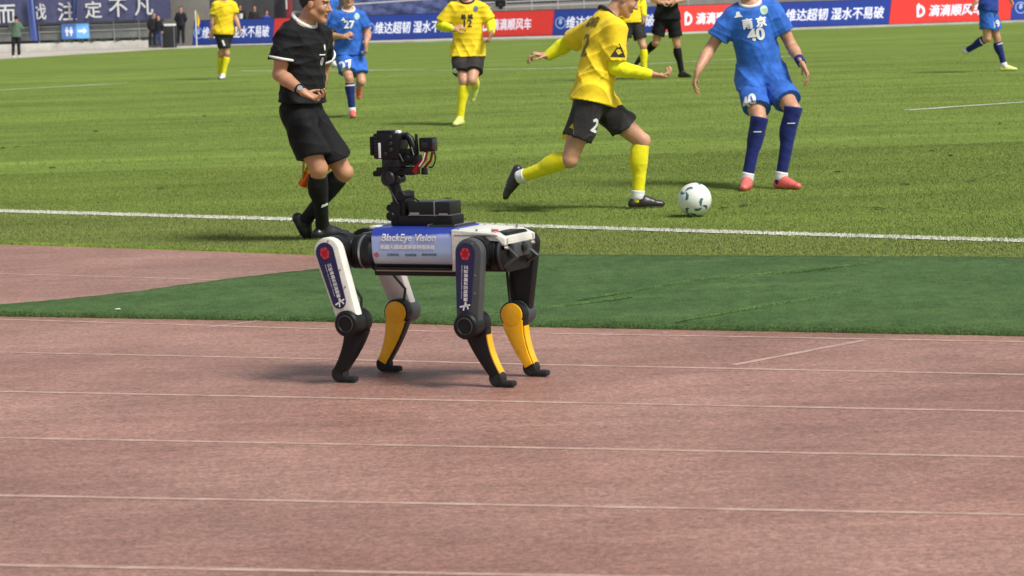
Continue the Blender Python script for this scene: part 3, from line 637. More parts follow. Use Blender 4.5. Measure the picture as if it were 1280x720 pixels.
B40 = person('player in blue number 40 kit and coral boots standing over the ball', dict(group=GB, Y=22.6, h=1.03, vx=.0050, pd=.25,
    pelvis=(952, 101), neck=(938, 5), head=(936, -25), yaw=-92, cyaw=-96,
    armR=((887, 62, 0), (872, 89, -1), (867, 106, 0)), armL=((989, 57, 0), (1002, 79, -1), (1011, 96, 0)),
    legR=((949, 150, -1), (934, 222, 0), (929, 240, 0), -104), legL=((991, 137, -1), (976, 208, 0), (995, 232, 0), -48),
    shirt='blue', shorts='blue', sock='blued', boot='red', sole='red', collar='white', wristL='blued', wristlen=1.8, sleeve=.62, short=.72, socktop=-.02, ankle='white', hem=.05, curl=.55))
B27 = person('player in blue number 27 kit jogging towards the camera behind the assistant referee', dict(group=GB, Y=footY(441, 147), h=.97, vx=.009, pd=.25,
    pelvis=(436, 66), neck=(435.5, 13), head=(435.5, -4), yaw=-84, cyaw=-84,
    armR=((413.5, 45, 0), (430, 46, -1), (439, 42, 0)), armL=((460, 42, 0), (457.5, 55, -1), (458, 63, 0)),
    legR=((436.5, 98, -1), (440, 136, 0), (443, 146, 0), -80), legL=((452, 102, -1), (449, 106, 1), (449, 117, 0)),
    shirt='blue', shorts='blue', sock='blued', boot='red', collar='white', sleeve=.66, short=.74, socktop=.06, cuff='white', ankle='white', curl=1.2))
Y12 = person('player in yellow number 12 shirt and black shorts running towards the camera', dict(group=GY, Y=footY(569, 157), h=1.02, vx=.009, pd=.25,
    pelvis=(585, 66), neck=(584, 2), head=(584, -16), yaw=-95, cyaw=-92,
    armR=((550.5, 32, 0), (567, 37, -1), (575, 34, 0)), armL=((613.5, 28, 0), (614.5, 41, -1), (612, 48, 0)),
    legR=((580, 102, -1), (575, 143, 0), (569, 155, 0), -110), legL=((590, 100, -1), (594, 107, 1), (590, 124, 0)),
    shirt='yellow', shorts='char', sock='neonsock', boot='neon', collar='char', under='neon', sleeve=.8, short=.72, socktop=.04, hem=.04, curl=1.2))
YK = person('player in plain yellow short sleeved shirt standing far off near the corner flag', dict(group=GY, Y=footY(277, 99), h=1.02, vx=.013,
    pelvis=(280, 41), neck=(281, 1.5), head=(281, -10), yaw=-80,
    armR=((266, 24, 0), (265, 40, 0), (264, 47, 0)), armL=((294, 21, 0), (299, 34, -1), (300, 40, 0)),
    legR=((284, 67, 0), (279, 92, 0), (277, 98, 0), -100), legL=((276, 67, 0), (275, 92, 1), (274, 98, 0), -80),
    shirt='yellow', shorts='char', sock='neonsock', boot='white', sleeve=.66, short=.72))
YB = person('player in yellow half hidden behind the head of the striding yellow player', dict(group=GY, Y=footY(803, 99), h=1.02, vx=.012,
    pelvis=(788, 26), neck=(786, -18), head=(787, -32), yaw=-55,
    armR=((770, 5, 0), (772, 22, -1), (775, 30, 0)), armL=((803, 3, 0), (806, 20, -1), (806, 27, 0)),
    legR=((780, 55, 0), (776, 80, 1), (778, 90, 0)), legL=((804, 58, -1), (805.5, 91, 0), (801, 99, 0), -110),
    shirt='yellow', shorts='char', sock='neonsock', boot='neon', sleeve=.7, short=.7, under='neon', socktop=.05))
R2 = person('referee in black running behind the yellow player, hands held at the waist', dict(group=GR, Y=footY(855, 97), h=1.02, vx=.012,
    pelvis=(834, 22), neck=(835, -24), head=(836, -38), yaw=-85,
    armR=((816, -1, 0), (826, 3, -1), (832, 2, 0)), armL=((854, -1, 0), (845, 2, -1), (839, 2, 0)),
    legR=((820, 53, 0), (803, 70, 1), (796, 80, 0)), legL=((846, 56, 0), (852, 88, 0), (859, 95, 0), -45),
    shirt='black', shorts='black', sock='black', boot='black', sleeve=.66, short=.72, socktop=.05, curl=1.1))
B19 = person('player in blue number 19 shorts and lime boots at the right edge of the pitch', dict(group=GB, Y=footY(1262, 89), h=1.02, vx=.0095,
    pelvis=(1235, 11), neck=(1239, -36), head=(1243, -50), yaw=-28, cyaw=-30,
    armR=((1224, -14, 0), (1220, 3, -1), (1215, 8, 0)), armL=((1254, -12, 0), (1262, -2, -1), (1266, 4, 0)),
    legR=((1234, 48, 0), (1207, 64, 1), (1199, 82, 0)), legL=((1246, 48, 0), (1255, 79, 0), (1273, 83, 0), -5),
    shirt='yblue', shorts='blue', sock='blued', boot='neon', sleeve=.66, short=.7, socktop=.06, cuff='white', ankle='white', curl=.9))
PB = person('player in blue mostly hidden behind the number 27 player', dict(group=GB, Y=footY(418, 84), h=1.0, vx=.013,
    pelvis=(410, 30), neck=(409.5, -2), head=(409.5, -13), yaw=-80,
    armR=((400, 12, 0), (402, 24, -1), (403, 30, 0)), armL=((418, 12, 0), (416, 24, -1), (415, 30, 0)),
    legR=((406, 53, 0), (407, 70, 1), (407, 76, 0)), legL=((414, 54, 0), (417, 78, 0), (420, 83, 0), -60),
    shirt='blue', shorts='blue', sock='blued', boot='white', sleeve=.66, short=.8, ankle='white'))
GS = 'staff standing at the far corner'
def stander(label, x, yb, top, shirt, shorts, yaw, arms=None, boot='black', z=-.26, vx=.018, skin=0, lean=0, grp=GS, Yd=None):
    Yd = Yd or ground(x, yb, z).y; z = at(x, yb, Yd).z if Yd else z; k = Yd / F; hgt = (yb - top) * k; h = hgt / 1.78; q = lambda f: yb - f * h / k
    dx = .2 * h / k
    a = arms or ((-1.15, 1.12, -1.1, .88, -1.0, .8), (1.15, 1.12, 1.1, .88, 1.0, .8))
    sR = 1 if math.sin(math.radians(yaw)) < 0 else -1
    A = [((x + s_[0] * dx, q(s_[1]), 0), (x + s_[2] * dx, q(s_[3]), 0), (x + s_[4] * dx, q(s_[5]), 0)) for s_ in a]
    if sR < 0: A = A[::-1]
    fx = dx * .55 * sR
    return person(label, dict(group=grp, Y=Yd, h=h, vx=vx, pelvis=(x, q(.95)), neck=(x + lean, q(1.5)), head=(x + lean * 1.2, q(1.665)), yaw=yaw, armR=A[0], armL=A[1], base=z,
        legR=((x - fx, q(.52), 0), (x - fx * 1.15, q(.09), 0), (x - fx * 1.2, q(.0), 0), yaw), legL=((x + fx, q(.52), 0), (x + fx * 1.15, q(.09), 0), (x + fx * 1.2, q(0), 0), yaw),
        shirt=shirt, shorts=shorts, sock='black', boot=boot, trousers=True, sleeve=1.0, under=shirt, skin=skin, hem=.08, fit=.035))
stander('photographer in green vest and black trousers raising a camera at the far left', 20, 72, 19.5, 'green', 'dark', -70, ((-1.3, 1.2, -.5, 1.42, -.2, 1.55), (1.3, 1.2, .5, 1.42, .2, 1.55)), 'white')
stander('steward in dark coat leaning by the black cabinet, left of the pair', 190.5, 57.5, 16, 'dark', 'dark', -60, lean=1.5, Yd=131.5)
stander('person in black top and blue jeans just right of the leaning steward', 198, 58, 19, 'dark', 'denim', -110, Yd=131.5)
stander('security guard in black standing against the grey wall with clasped hands', 226, 55.5, 8.5, 'dark', 'dark', -90, ((-1.2, 1.15, -.5, .95, 0, .9), (1.2, 1.15, .5, .95, 0, .9)), Yd=134.5)
hc_ = ground(20, 72, -.26); pc = at(20, 22.5, hc_.y - .24)
ct = thing('photo_camera', 'black camera with long lens held to the face of the photographer in green', 'camera', pc)
MB().box((0, 0, 0), (.15, .08, .11), .012).box((0, 0, .065), (.06, .06, .035), .008).build('camera_body', mat('camera_black', (.012, .012, .013), .4), ct)
MB().lathe((0, -.03, 0), (0, -1, -.05), [(.038, 0), (.042, .05), (.048, .2), (.05, .22), (.04, .22)], 16).build('lens', mat('camera_black', (0, 0, 0)), ct)

# numbers, names and badges on the kits
def chest(P, u, r, f=0): return P['pel'].lerp(P['nk'], u) + P['cr'] * r
def thigh(P, i, t): l = P['legs'][i]; return l[1].lerp(l[2], t)
cf = B40['cf']; cu = B40['up']
decal(B40, 'number', text_geo('40', .135, .006), chest(B40, .60, -.012), cf, cu, M_PRINT)
decal(B40, 'lettering', text_geo('南 京', .085, .005), chest(B40, .75, -.012), cf, cu, M_PRINT)
decal(B40, 'badge', disc(.037, 14, .85), chest(B40, .90, -.10), cf, cu, M_CREST)
decal(B40, 'maker_mark', blob([(-.035, -.02), (.035, -.02), (.018, .0), (.012, .024), (-.012, .024), (-.018, 0)]), chest(B40, .89, .105), cf, cu, M_PRINT)
l = B40['legs'][0]; decal(B40, 'number', text_geo('40', .12, .006), l[1].lerp(l[2], .49) + B40['cr'] * .006, B40['pf'] + B40['pr'] * .35, l[1] - l[2], M_PRINT, 'shorts')
for i in (0, 1):
    l = B40['legs'][i]; decal(B40, 'maker_mark', blob([(-.03, -.008), (.03, .004), (.03, .012), (-.03, 0)]), l[2].lerp(l[3], .2), -Vector((0, 1, 0)), l[2] - l[3], M_PRINT, B40['socks'][i])
cf = B27['cf']; cu = B27['up']
decal(B27, 'number', text_geo('27', .13, .006), chest(B27, .66, 0), cf, cu, M_PRINT)
decal(B27, 'badge', disc(.042, 12, .8), chest(B27, .86, -.10), cf, cu, M_CREST)
decal(B27, 'maker_mark', blob([(-.03, -.02), (.03, -.02), (.012, .0), (.0, .024), (-.012, .0)]), chest(B27, .80, .07), cf, cu, M_PRINT)
l = B27['legs'][0]; decal(B27, 'number', text_geo('27', .16, .007), l[1].lerp(l[2], .5) + B27['cr'] * .0, B27['pf'], l[1] - l[2], M_PRINT, 'shorts')
cf = Y12['cf']; cu = Y12['up']
decal(Y12, 'number', text_geo('12', .12, .003), chest(Y12, .57, 0), cf, cu, M_DPRINT)
decal(Y12, 'lettering', text_geo('盐 城', .06, .003), chest(Y12, .70, 0), cf, cu, M_DPRINT)
decal(Y12, 'badge', disc(.035, 12, .8), chest(Y12, .86, -.10), cf, cu, mat('badge_blue', (.12, .16, .25), .6))
l = Y12['legs'][0]; decal(Y12, 'badge', disc(.03), l[1].lerp(l[2], .62) + Y12['cr'] * .05, Y12['pf'] + Y12['pr'] * .4, l[1] - l[2], M_PRINT, 'shorts')
bk = (-Y2['cf']).normalized(); cu = Y2['up']
decal(Y2, 'lettering', text_geo('盐城', .085, .004), chest(Y2, .90, -.02), bk, cu, M_FADED)
decal(Y2, 'number', text_geo('2', .24, .003), chest(Y2, .60, .0), bk, cu, M_FADED)
l = Y2['legs'][0]; nrm = Vector((.45, -1, 0)); c2 = l[1].lerp(l[2], .5)
decal(Y2, 'number', text_geo('2', .13, .008), c2 + Vector((.075, 0, 0.02)), nrm, l[1] - l[2], M_PRINT, 'shorts')
decal(Y2, 'side_panel', blob([(-.07, -.075), (.07, -.075), (.0, .07)]), l[1].lerp(l[2], .62) + Vector((-.035, 0, .035)), Vector((-.25, -1, 0)), l[1] - l[2], C['yellow'], 'shorts')
a = Y2['arms'][0]; decal(Y2, 'badge', blob([(-.06, -.045), (.06, -.045), (.0, .055)]), a[1].lerp(a[2], .55), Vector((.3, -1, 0)), a[1] - a[2], M_DPRINT)
decal(Y2, 'badge', disc(.02), a[1].lerp(a[2], .575) + Vector((0, -.012, 0)), Vector((.3, -1, 0)), a[1] - a[2], C['yellow'])
cf = REF['cf']; cu = REF['up']
decal(REF, 'badge', disc(.022, 10, .7), chest(REF, .74, -.075), cf, cu, M_PRINT)
decal(REF, 'badge', blob([(-.035, -.003), (.035, -.003), (.035, .004), (-.035, .004)]), chest(REF, .66, -.05), cf, cu, M_PRINT)
decal(REF, 'badge', disc(.028, 10, .75), chest(REF, .585, -.045), cf, cu, mat('grey_badge', (.35, .35, .35), .6))
decal(REF, 'maker_mark', blob([(-.025, -.02), (.035, .0), (.02, .012), (-.02, .0)]), REF['legs'][0][2].lerp(REF['legs'][0][3], .62) + Vector((.015, 0, 0)), Vector((.3, -1, 0)), Vector((0, 0, 1)), M_PRINT, REF['socks'][0])
a = REF['arms'][0]; q = a[3] + (a[2] - a[3]).normalized() * .03
MB().cyl(q + Vector((.0, -.036, .012)) - REF['base'], q + Vector((0, -.045, .016)) - REF['base'], .019, n=14, bev=.002).build('watch', mat('watch_face', (.55, .55, .55), .25, .6), REF['T'])
l = YK['legs'][0]; decal(YK, 'number', text_geo('1', .15, .008), l[1].lerp(l[2], .5), YK['pf'], l[1] - l[2], M_PRINT, 'shorts')
l = B19['legs'][1]; decal(B19, 'number', text_geo('19', .14, .007), l[1].lerp(l[2], .52) + Vector((.0, -.05, 0)), Vector((.35, -1, 0)), l[1] - l[2], M_PRINT, 'shorts')

# the assistant referee's flag, held in the far hand
a = REF['arms'][1]; hp = a[3] + a[4] * .07; fl_ = thing('referee_flag', 'orange and yellow flag hanging behind the knees of the assistant referee', 'flag', hp)
tip = at(378, 226, hp.y) - hp; st = Vector((-.02, 0, .12)); MB().tube([st, tip], .008, 8).build('flag_stick', mat('flag_stick', (.5, .42, .1), .5), fl_)
v = []; f = []; nU, nV = 10, 8; c0 = Vector((at(392, 193, hp.y) - hp)); 
for i in range(nU + 1):
    for j in range(nV + 1):
        s_, t = i / nU, j / nV; p0 = (at(388, 198, hp.y) - hp).lerp(at(372, 230, hp.y) - hp, t); p1 = (at(416, 206, hp.y) - hp).lerp(at(391, 241, hp.y) - hp, t)
        p = p0.lerp(p1, s_); p.y += .03 * math.sin(9 * s_ + 3 * t) + .015 * math.sin(17 * s_); v.append(p)
for i in range(nU):
    for j in range(nV): f.append((i * 9 + j, i * 9 + j + 1, (i + 1) * 9 + j + 1, (i + 1) * 9 + j))
fm = pydata('flag_cloth', v, f, [C['orange'], C['yellow']], True, None, [1 if (k % 8 < 4) == (k // 8 < 5) else 0 for k in range(len(f))])
new_obj('flag_cloth', fm, fl_)

# the ball
def make_ball():
    p = ground(869, 271); r = .119; bm = bmesh.new(); bmesh.ops.create_icosphere(bm, subdivisions=5, radius=r)
    c0 = [Vector(q).normalized() for q in ((.25, -1, -.25), (-.8, -.5, .45), (.9, .3, .5), (-.3, .9, -.4), (0, .2, 1), (-.4, -.5, -.9))]; mi = []
    for fc in bm.faces:
        d = fc.calc_center_median().normalized(); k = 0
        for c in c0:
            ang = math.acos(max(-1, min(1, d.dot(c))))
            if ang < .5:
                e1 = c.orthogonal().normalized(); e2 = c.cross(e1); th = math.atan2(d.dot(e2), d.dot(e1)) + ang * 1.7
                s3 = math.sin(1.5 * th + .5) ** 2; wdt = .85 * (1 - ang / .5) ** .6 + .08
                if s3 > 1 - wdt * .55: k = 1 if s3 > 1 - wdt * .3 else 2
        mi.append(k)
    me = bpy.data.meshes.new('football'); bm.to_mesh(me); bm.free()
    for m in (mat('ball_white', (.78, .78, .72), .4, bump=.1, var=.05, coat=.2), mat('ball_navy', (.07, .10, .17), .4, coat=.2), mat('ball_green', (.16, .46, .34), .4, coat=.2)): me.materials.append(m)
    me.polygons.foreach_set('use_smooth', [True] * len(me.polygons)); me.polygons.foreach_set('material_index', mi)
    o = new_obj('football', me, None, 'white football with navy and green swirls on the grass between yellow and blue players', 'ball'); o.location = (p.x, p.y, gz(p.y) + r + .004); o.rotation_euler = (.1, .15, .2)
make_ball()

# ------------------------------------------------------------------ the four legged robot
K_BLK = mat('robot_black', (.008, .008, .009), .42, spec=.3, bump=.1, bscale=150, var=.15); K_GRY = mat('robot_grey', (.055, .06, .062), .42, bump=.1, bscale=150, var=.12)
K_WHT = mat('robot_white', (.74, .73, .64), .35, var=.16, vscale=11, bump=.12, bscale=60, coat=.15); K_YEL = mat('robot_yellow', (.86, .44, .006), .38, var=.16, vscale=11, bump=.12, bscale=60, coat=.15); K_SIL = mat('robot_silver', (.35, .35, .36), .35, .8)
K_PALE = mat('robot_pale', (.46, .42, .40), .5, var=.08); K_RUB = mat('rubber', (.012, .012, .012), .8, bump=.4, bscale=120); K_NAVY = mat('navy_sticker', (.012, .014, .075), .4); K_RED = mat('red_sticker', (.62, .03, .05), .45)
K_GLASS = mat('dark_glass', (.01, .01, .012), .12, coat=.4); K_REDM = mat('red_anodised', (.26, .010, .010), .4, .3)
def wrap_mat():
    m = bpy.data.materials.new('printed_wrap'); m.use_nodes = True; n = m.node_tree.nodes; l = m.node_tree.links; b = n['Principled BSDF']; b.inputs['Roughness'].default_value = .32
    tc = n.new('ShaderNodeTexCoord'); sp = n.new('ShaderNodeSeparateXYZ'); l.new(tc.outputs['Object'], sp.inputs[0])
    nz = n.new('ShaderNodeTexNoise'); nz.inputs['Scale'].default_value = 9; nz.inputs['Detail'].default_value = 5; mp = n.new('ShaderNodeMapping'); mp.inputs['Scale'].default_value = (.5, .5, 1.6); l.new(tc.outputs['Object'], mp.inputs[0]); l.new(mp.outputs[0], nz.inputs['Vector'])
    ad = n.new('ShaderNodeMath'); ad.operation = 'MULTIPLY_ADD'; ad.inputs[1].default_value = .07; l.new(nz.outputs[0], ad.inputs[0]); l.new(sp.outputs[2], ad.inputs[2])
    mr = n.new('ShaderNodeMapRange'); mr.inputs[1].default_value = .485; mr.inputs[2].default_value = .68; l.new(ad.outputs[0], mr.inputs[0])
    r = ramp(n, [(0, (.42, .43, .42)), (.2, (.50, .54, .58)), (.38, (.42, .58, .80)), (.62, (.36, .47, .78)), (.78, (.37, .43, .74)), (.845, (.035, .065, .37)), (1, (.02, .04, .26))])
    l.new(mr.outputs[0], r.inputs[0]); l.new(r.outputs[0], b.inputs['Base Color']); return m
K_WRAP = wrap_mat()
DOGC = Vector(((527 - 640) * 12.25 / F, 12.25, 0)); DYAW = math.radians(180 - 25)
DOG = thing('robot_dog', 'four legged robot with a printed blue body wrap and yellow shins standing on the track', 'robot', DOGC, DYAW)
def arc(cx, cz, r, a0, a1, n): return [(cx + r * math.cos(math.radians(a0 + (a1 - a0) * k / n)), cz + r * math.sin(math.radians(a0 + (a1 - a0) * k / n))) for k in range(n + 1)]
def link(p, q, r1, r2, n=12):
    """outline of a tapered bar from p to q with round ends, in the XZ plane."""
    a = math.degrees(math.atan2(q[1] - p[1], q[0] - p[0])); d = math.hypot(q[0] - p[0], q[1] - p[1]); t = math.degrees(math.acos(max(-1, min(1, (r1 - r2) / d))))
    return arc(p[0], p[1], r1, a + t, a + 360 - t, n) + arc(q[0], q[1], r2, a - t, a + t, n)
def section(z0, z1, wd, rb, rt, n=5):
    """rounded body cross section in YZ."""
    o = []
    for cy, cz, r, a0 in ((wd - rt, z1 - rt, rt, 0), (-wd + rt, z1 - rt, rt, 90), (-wd + rb, z0 + rb, rb, 180), (wd - rb, z0 + rb, rb, 270)):
        o += [(cy + r * math.cos(math.radians(a0 + 90 * k / n)), cz + r * math.sin(math.radians(a0 + 90 * k / n))) for k in range(n + 1)]
    return o
def loft(mb, secs, xs_, cap=True):
    v = []; f = []; n = len(secs[0])
    for s_, x in zip(secs, xs_): v += [(x, y, z) for y, z in s_]
    for i in range(len(secs) - 1):
        for k in range(n): f.append((i * n + k, i * n + (k + 1) % n, (i + 1) * n + (k + 1) % n, (i + 1) * n + k))
    if cap: f.append(tuple(range(n))[::-1]); f.append(tuple((len(secs) - 1) * n + k for k in range(n)))
    return mb.add(v, f)
loft(MB(), [section(.455, .622, .125, .03, .05)] * 2, [-.455, .175]).box((-.03, 0, .452), (.40, .22, .035), .008).build('body', K_BLK, DOG)
loft(MB(), [section(.468, .642, .150, .075, .045, 8)] * 2, [-.222, .156]).build('wrap', K_WRAP, DOG, 30)
loft(MB(), [section(.455, .474, .13, .009, .009, 3)] * 2, [-.215, .15]).build('belly_plate', mat('belly_plate', (.4, .38, .34), .5), DOG)
MB().box((-.03, .118, .468), (.36, .05, .012), .004).build('belly_slot', K_BLK, DOG)
# rear shell: flat white hood tapering to the tail, with the hip arch cut out of its flank
hood = MB()
for sy in (1, -1):
    o = [(-.222, .635), (-.47, .618), (-.505, .60), (-.505, .575), (-.455, .545)] + arc(-.39, .535, .088, 25, 165, 10)[::1] + [(-.475 + .0, .535)][:0]
    o = [(-.222, .635), (-.42, .622), (-.470, .600), (-.470, .575), (-.455, .556)] + arc(-.385, .528, .082, 12, 158, 12)[::-1] + [(-.262, .50), (-.235, .46), (-.222, .46)]
    hood.prism(o, sy * .115, sy * .152, .006)
loft(hood, [section(.60, .634, .15, .008, .03), section(.59, .620, .148, .008, .03), section(.575, .602, .14, .008, .02)], [-.223, -.42, -.470])
hood.build('rear_shell', K_WHT, DOG)
sm_ = MB()
for x, y in ((-.245, .13), (-.245, -.13), (-.40, .12), (-.40, -.12), (-.33, .13)):
    sm_.cyl((x, y, .60), (x, y, .637), .005, n=8)
sm_.build('screws', K_SIL, DOG, kind='stuff')
for sy in (1, -1): MB().box((-.335, sy * .1525, .612), (.20, .0015, .0022), 0).build('panel_seam', K_BLK, DOG)
MB().box((-.155, 0, .643), (.13, .20, .018), .004).build('tablet', K_GLASS, DOG)
MB().box((-.215, 0, .648), (.006, .20, .01), .002).box((-.09, 0, .648), (.006, .20, .01), .002).build('tablet_clip', K_SIL, DOG)
MB().box((-.40, .10, .630), (.022, .03, .008), .003).build('stop_button', K_RED, DOG)
ft = MB(); ft.box((.20, 0, .60), (.09, .16, .03), .012).box((.235, 0, .575), (.10, .13, .03), .01); ft.build('front_cowl', K_GRY, DOG)
MB().box((.168, .02, .640), (.04, .17, .012), .004).build('front_strip', K_WHT, DOG)
# tail bracket
MB().tube([(-.45, .10, .565), (-.51, .12, .52), (-.45, .125, .48)], .008).tube([(-.45, -.06, .565), (-.505, -.09, .51), (-.45, -.1, .48)], .008).box((-.468, 0, .545), (.03, .18, .06), .008).build('tail_bracket', K_GRY, DOG)
MB().lathe((-.483, 0, .555), (-1, 0, 0), [(0, 0), (.022, 0), (.022, .012), (.015, .014), (0, .014)]).build('rear_lens', K_GLASS, DOG)

for fr_, (hx, kx, fx) in ((1, (.315, .225, .30)), (-1, (-.350, -.335, -.465))):
    for sy in (1, -1):
        if fr_ < 0 and sy < 0: hx, kx = -.385, -.352
        if fr_ > 0 and sy < 0: kx = .205
        if fr_ > 0 and sy < 0: fx = .282
        if sy > 0: fx = .32 if fr_ > 0 else -.425
        near = sy == 1; hz, kz = .548, .246; far = not near
        # motor housings along the body, and the hip block
        hb = MB(); x0, x1 = (.158, .285) if fr_ > 0 else (-.39, -.452)
        sg = 1 if x1 > x0 else -1
        hb.lathe((x0, sy * .095, .535), (sg, 0, 0), ([(0, 0), (.062, 0), (.072, .008), (.072, .045), (.066, .05), (.066, .06), (.073, .065), (.073, .085), (.066, .090), (.066, .098), (.072, .103), (.066, max(.127, 0)), (0, .127)] if fr_ > 0 else [(0, 0), (.062, 0), (.072, .006), (.072, .028), (.066, .032), (.066, .038), (.072, .042), (.07, .062), (.05, .068), (0, .068)]), 28)
        hb.build('hip_motor', K_BLK, DOG)
        rg = MB(); rg.lathe((x0 + sg * .048, sy * .095, .535), (sg, 0, 0), [(.067, 0), (.0735, .001), (.0735, .010), (.067, .011)], 28); rg.build('motor_ring', K_SIL if fr_ > 0 else K_GRY, DOG)
        lb = MB(); y0 = .075; lb.lathe((hx, sy * y0, hz), (0, sy, 0), [(0, 0), (.066, 0), (.072, .006), (.072, .06), (.064, .066), (.064, .13), (0, .135)], 28); lb.build('hip_joint', K_BLK, DOG)
        # thigh: tapered link with rounded ends
        th = MB(); ya, yb = (.205, .262) if sy > 0 else (-.262, -.205)
        th.prism(link((hx, hz), (kx, kz + .004), .062, .050), ya, yb, .012)
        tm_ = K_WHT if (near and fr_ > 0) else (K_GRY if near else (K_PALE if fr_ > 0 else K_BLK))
        tho = th.build('thigh', tm_, DOG)
        kc = MB(); kc.lathe((kx, sy * .258, kz), (0, sy, 0), [(0, -.11), (.050, -.11), (.056, -.10), (.056, 0), (.056, .018), (.048, .026), (.034, .027), (.031, .024), (0, .025)], 28); kc.build('knee_motor', K_BLK if near else K_GRY, DOG)
        # calf: bulged at the knee, curving down to the foot
        yc = (.145, .195) if sy > 0 else (-.195, -.145)
        dx = 1 if fr_ > 0 else -1
        P0 = Vector((kx, kz)); P3 = Vector((fx, .028)); bend = 1
        def bz(t):
            q = Vector((kx + (-.012 if fr_ > 0 else .012) , kz - .09)); return (1 - t) ** 2 * P0 + 2 * t * (1 - t) * q.lerp((P0 + P3) / 2, .35) + t * t * P3
        def calf(rk, ra):
            L_, R__ = [], []
            for k in range(2, 15):
                t = k / 14; c_ = bz(t); d_ = (bz(min(1, t + .02)) - bz(max(0, t - .02))).normalized(); nn = Vector((-d_.y, d_.x)); r_ = ra + (rk - ra) * (1 - t) ** 1.25
                L_.append(c_ + nn * r_); R__.append(c_ - nn * r_)
            if L_[0].x < R__[0].x: L_, R__ = R__, L_
            return [tuple(p) for p in R__] + [tuple(p) for p in L_[::-1]]
        circ = lambda r: [(P0.x + r * math.cos(a), P0.y + r * math.sin(a)) for a in np.linspace(0, 2 * math.pi, 29)[:-1]]
        cb_ = MB(); cb_.prism(calf(.060, .024), yc[0], yc[1], .006); cb_.prism(circ(.058), yc[0] - .002, yc[1] + .002, .006); co = cb_.build('calf', K_BLK, DOG)
        # yellow shin cover: full on the legs whose inner side shows, a strip down the back elsewhere
        yi = (yc[0] - .006, yc[0] + .012) if sy > 0 else (yc[1] - .012, yc[1] + .007)
        MB().prism(calf(.054, .0195), *yi, .003).prism(circ(.050), yi[0] - .0015, yi[1] + .0015, .003).build('shin_cover', K_YEL, co)
        if fr_ < 0:
            sm = MB(); pp = []
            for k in range(4, 15):
                t = k / 14; c_ = bz(t); d_ = (bz(min(1, t + .02)) - bz(max(0, t - .02))).normalized(); nn = Vector((-d_.y, d_.x)); nn = nn if nn.x < 0 else -nn; r_ = .024 + .036 * (1 - t) ** 1.25
                pp.append((c_.x + nn.x * (r_ - .002), (yc[0] + yc[1]) / 2, c_.y + nn.y * (r_ - .002)))
            v = []; f = []
            for i, p in enumerate(pp):
                v += [(p[0] - .004, p[1] - .024, p[2]), (p[0] - .004, p[1] + .024, p[2]), (p[0] + .004, p[1] + .024, p[2]), (p[0] + .004, p[1] - .024, p[2])]
                if i: f += [(4 * i - 4 + k, 4 * i - 4 + (k + 1) % 4, 4 * i + (k + 1) % 4, 4 * i + k) for k in range(4)]
            f += [(3, 2, 1, 0), (len(v) - 4, len(v) - 3, len(v) - 2, len(v) - 1)]
            sm.add(v, f); sm.build('shin_strip', K_YEL, co)
        # rubber foot
        fm_ = MB(); ym = sum(yc) / 2
        fm_.lathe((fx, ym - .024, .0165), (0, 1, 0), [(0, 0), (.026, 0), (.034, .008), (.034, .04), (.026, .048), (0, .048)], 20); fm_.box((fx - .035, ym, -.004), (.09, .044, .026), .011); fm_.build('foot', K_RUB, DOG)
        MB().lathe((kx, sy * .283, kz), (0, sy, 0), [(.033, 0), (.036, .001), (.036, .003), (.033, .004)], 24).build('knee_cap', K_GRY, DOG)
        MB().tube([(hx - .05 * fr_, sy * .15, hz - .06), (hx - .07 * fr_, sy * .19, hz - .13), (kx - .03 * fr_, sy * .185, kz + .10), (kx - .02 * fr_, sy * .18, kz + .03)], .006).build('cable', K_RUB, DOG)
        if near:   # sponsor sticker on the outer face with crest and lettering running down the leg
            yo = .2655; d_ = Vector((kx - hx, kz - hz)).normalized(); h2 = Vector((hx, hz)); nn = Vector((-d_.y, d_.x))
            if nn.x < 0: nn = -nn
            shift = nn * (.006 if fr_ > 0 else .010); a2 = h2 + shift; b2 = h2 + d_ * .215 + shift * 1.4
            MB().prism(link(tuple(a2), tuple(b2), .043, .032), yo - .004, yo, .0).build('sticker', K_NAVY, tho)
            Y = yo + .0015; ox = lambda s_, t: (h2 + d_ * t + nn * s_ + shift)
            # petal crest
            cr_ = MB()
            for k in range(6):
                a = k * math.pi / 3; c_ = ox(.011 * math.cos(a), .003 + .014 * math.sin(a)); cr_.add([(c_.x + .012 * math.cos(q), Y, c_.y + .013 * math.sin(q)) for q in np.linspace(0, 2 * math.pi, 11)[:-1]][::-1], [tuple(range(10))])
            cr_.build('crest', K_RED, tho)
            t0 = ox(-.004, .125); place_text('lettering', text_geo('江苏省城市足球联赛', .02, .0006), (t0.x, Y, t0.y), (d_.x, 0, d_.y), (nn.x, 0, nn.y), M_PRINT, tho, fit=(-.075, .075, -.010, .010), off=.0006)
            t0 = ox(.014, .12); place_text('lettering', text_geo('JIANGSU CITY FOOTBALL LEAGUE', .008, .0002), (t0.x, Y, t0.y), (d_.x, 0, d_.y), (nn.x, 0, nn.y), M_PRINT, tho, fit=(-.07, .07, -.0022, .0022), off=.0006)
            mk = MB(); c_ = ox(.0, .222)
            for (ax_, az_, bx_, bz_) in ((-.026, -.006, .022, .006), (-.005, -.018, .006, .020), (-.004, -.015, -.018, .013)):
                p1 = ox(ax_, .219 + az_); p2 = ox(bx_, .219 + bz_); dd = (p2 - p1).normalized() ; n2 = Vector((-dd.y, dd.x)) * .0032
                mk.add([(p1.x - n2.x, Y, p1.y - n2.y), (p1.x + n2.x, Y, p1.y + n2.y), (p2.x + n2.x, Y, p2.y + n2.y), (p2.x - n2.x, Y, p2.y - n2.y)], [(0, 1, 2, 3)])
            mk.build('brush_mark', M_PRINT, tho)
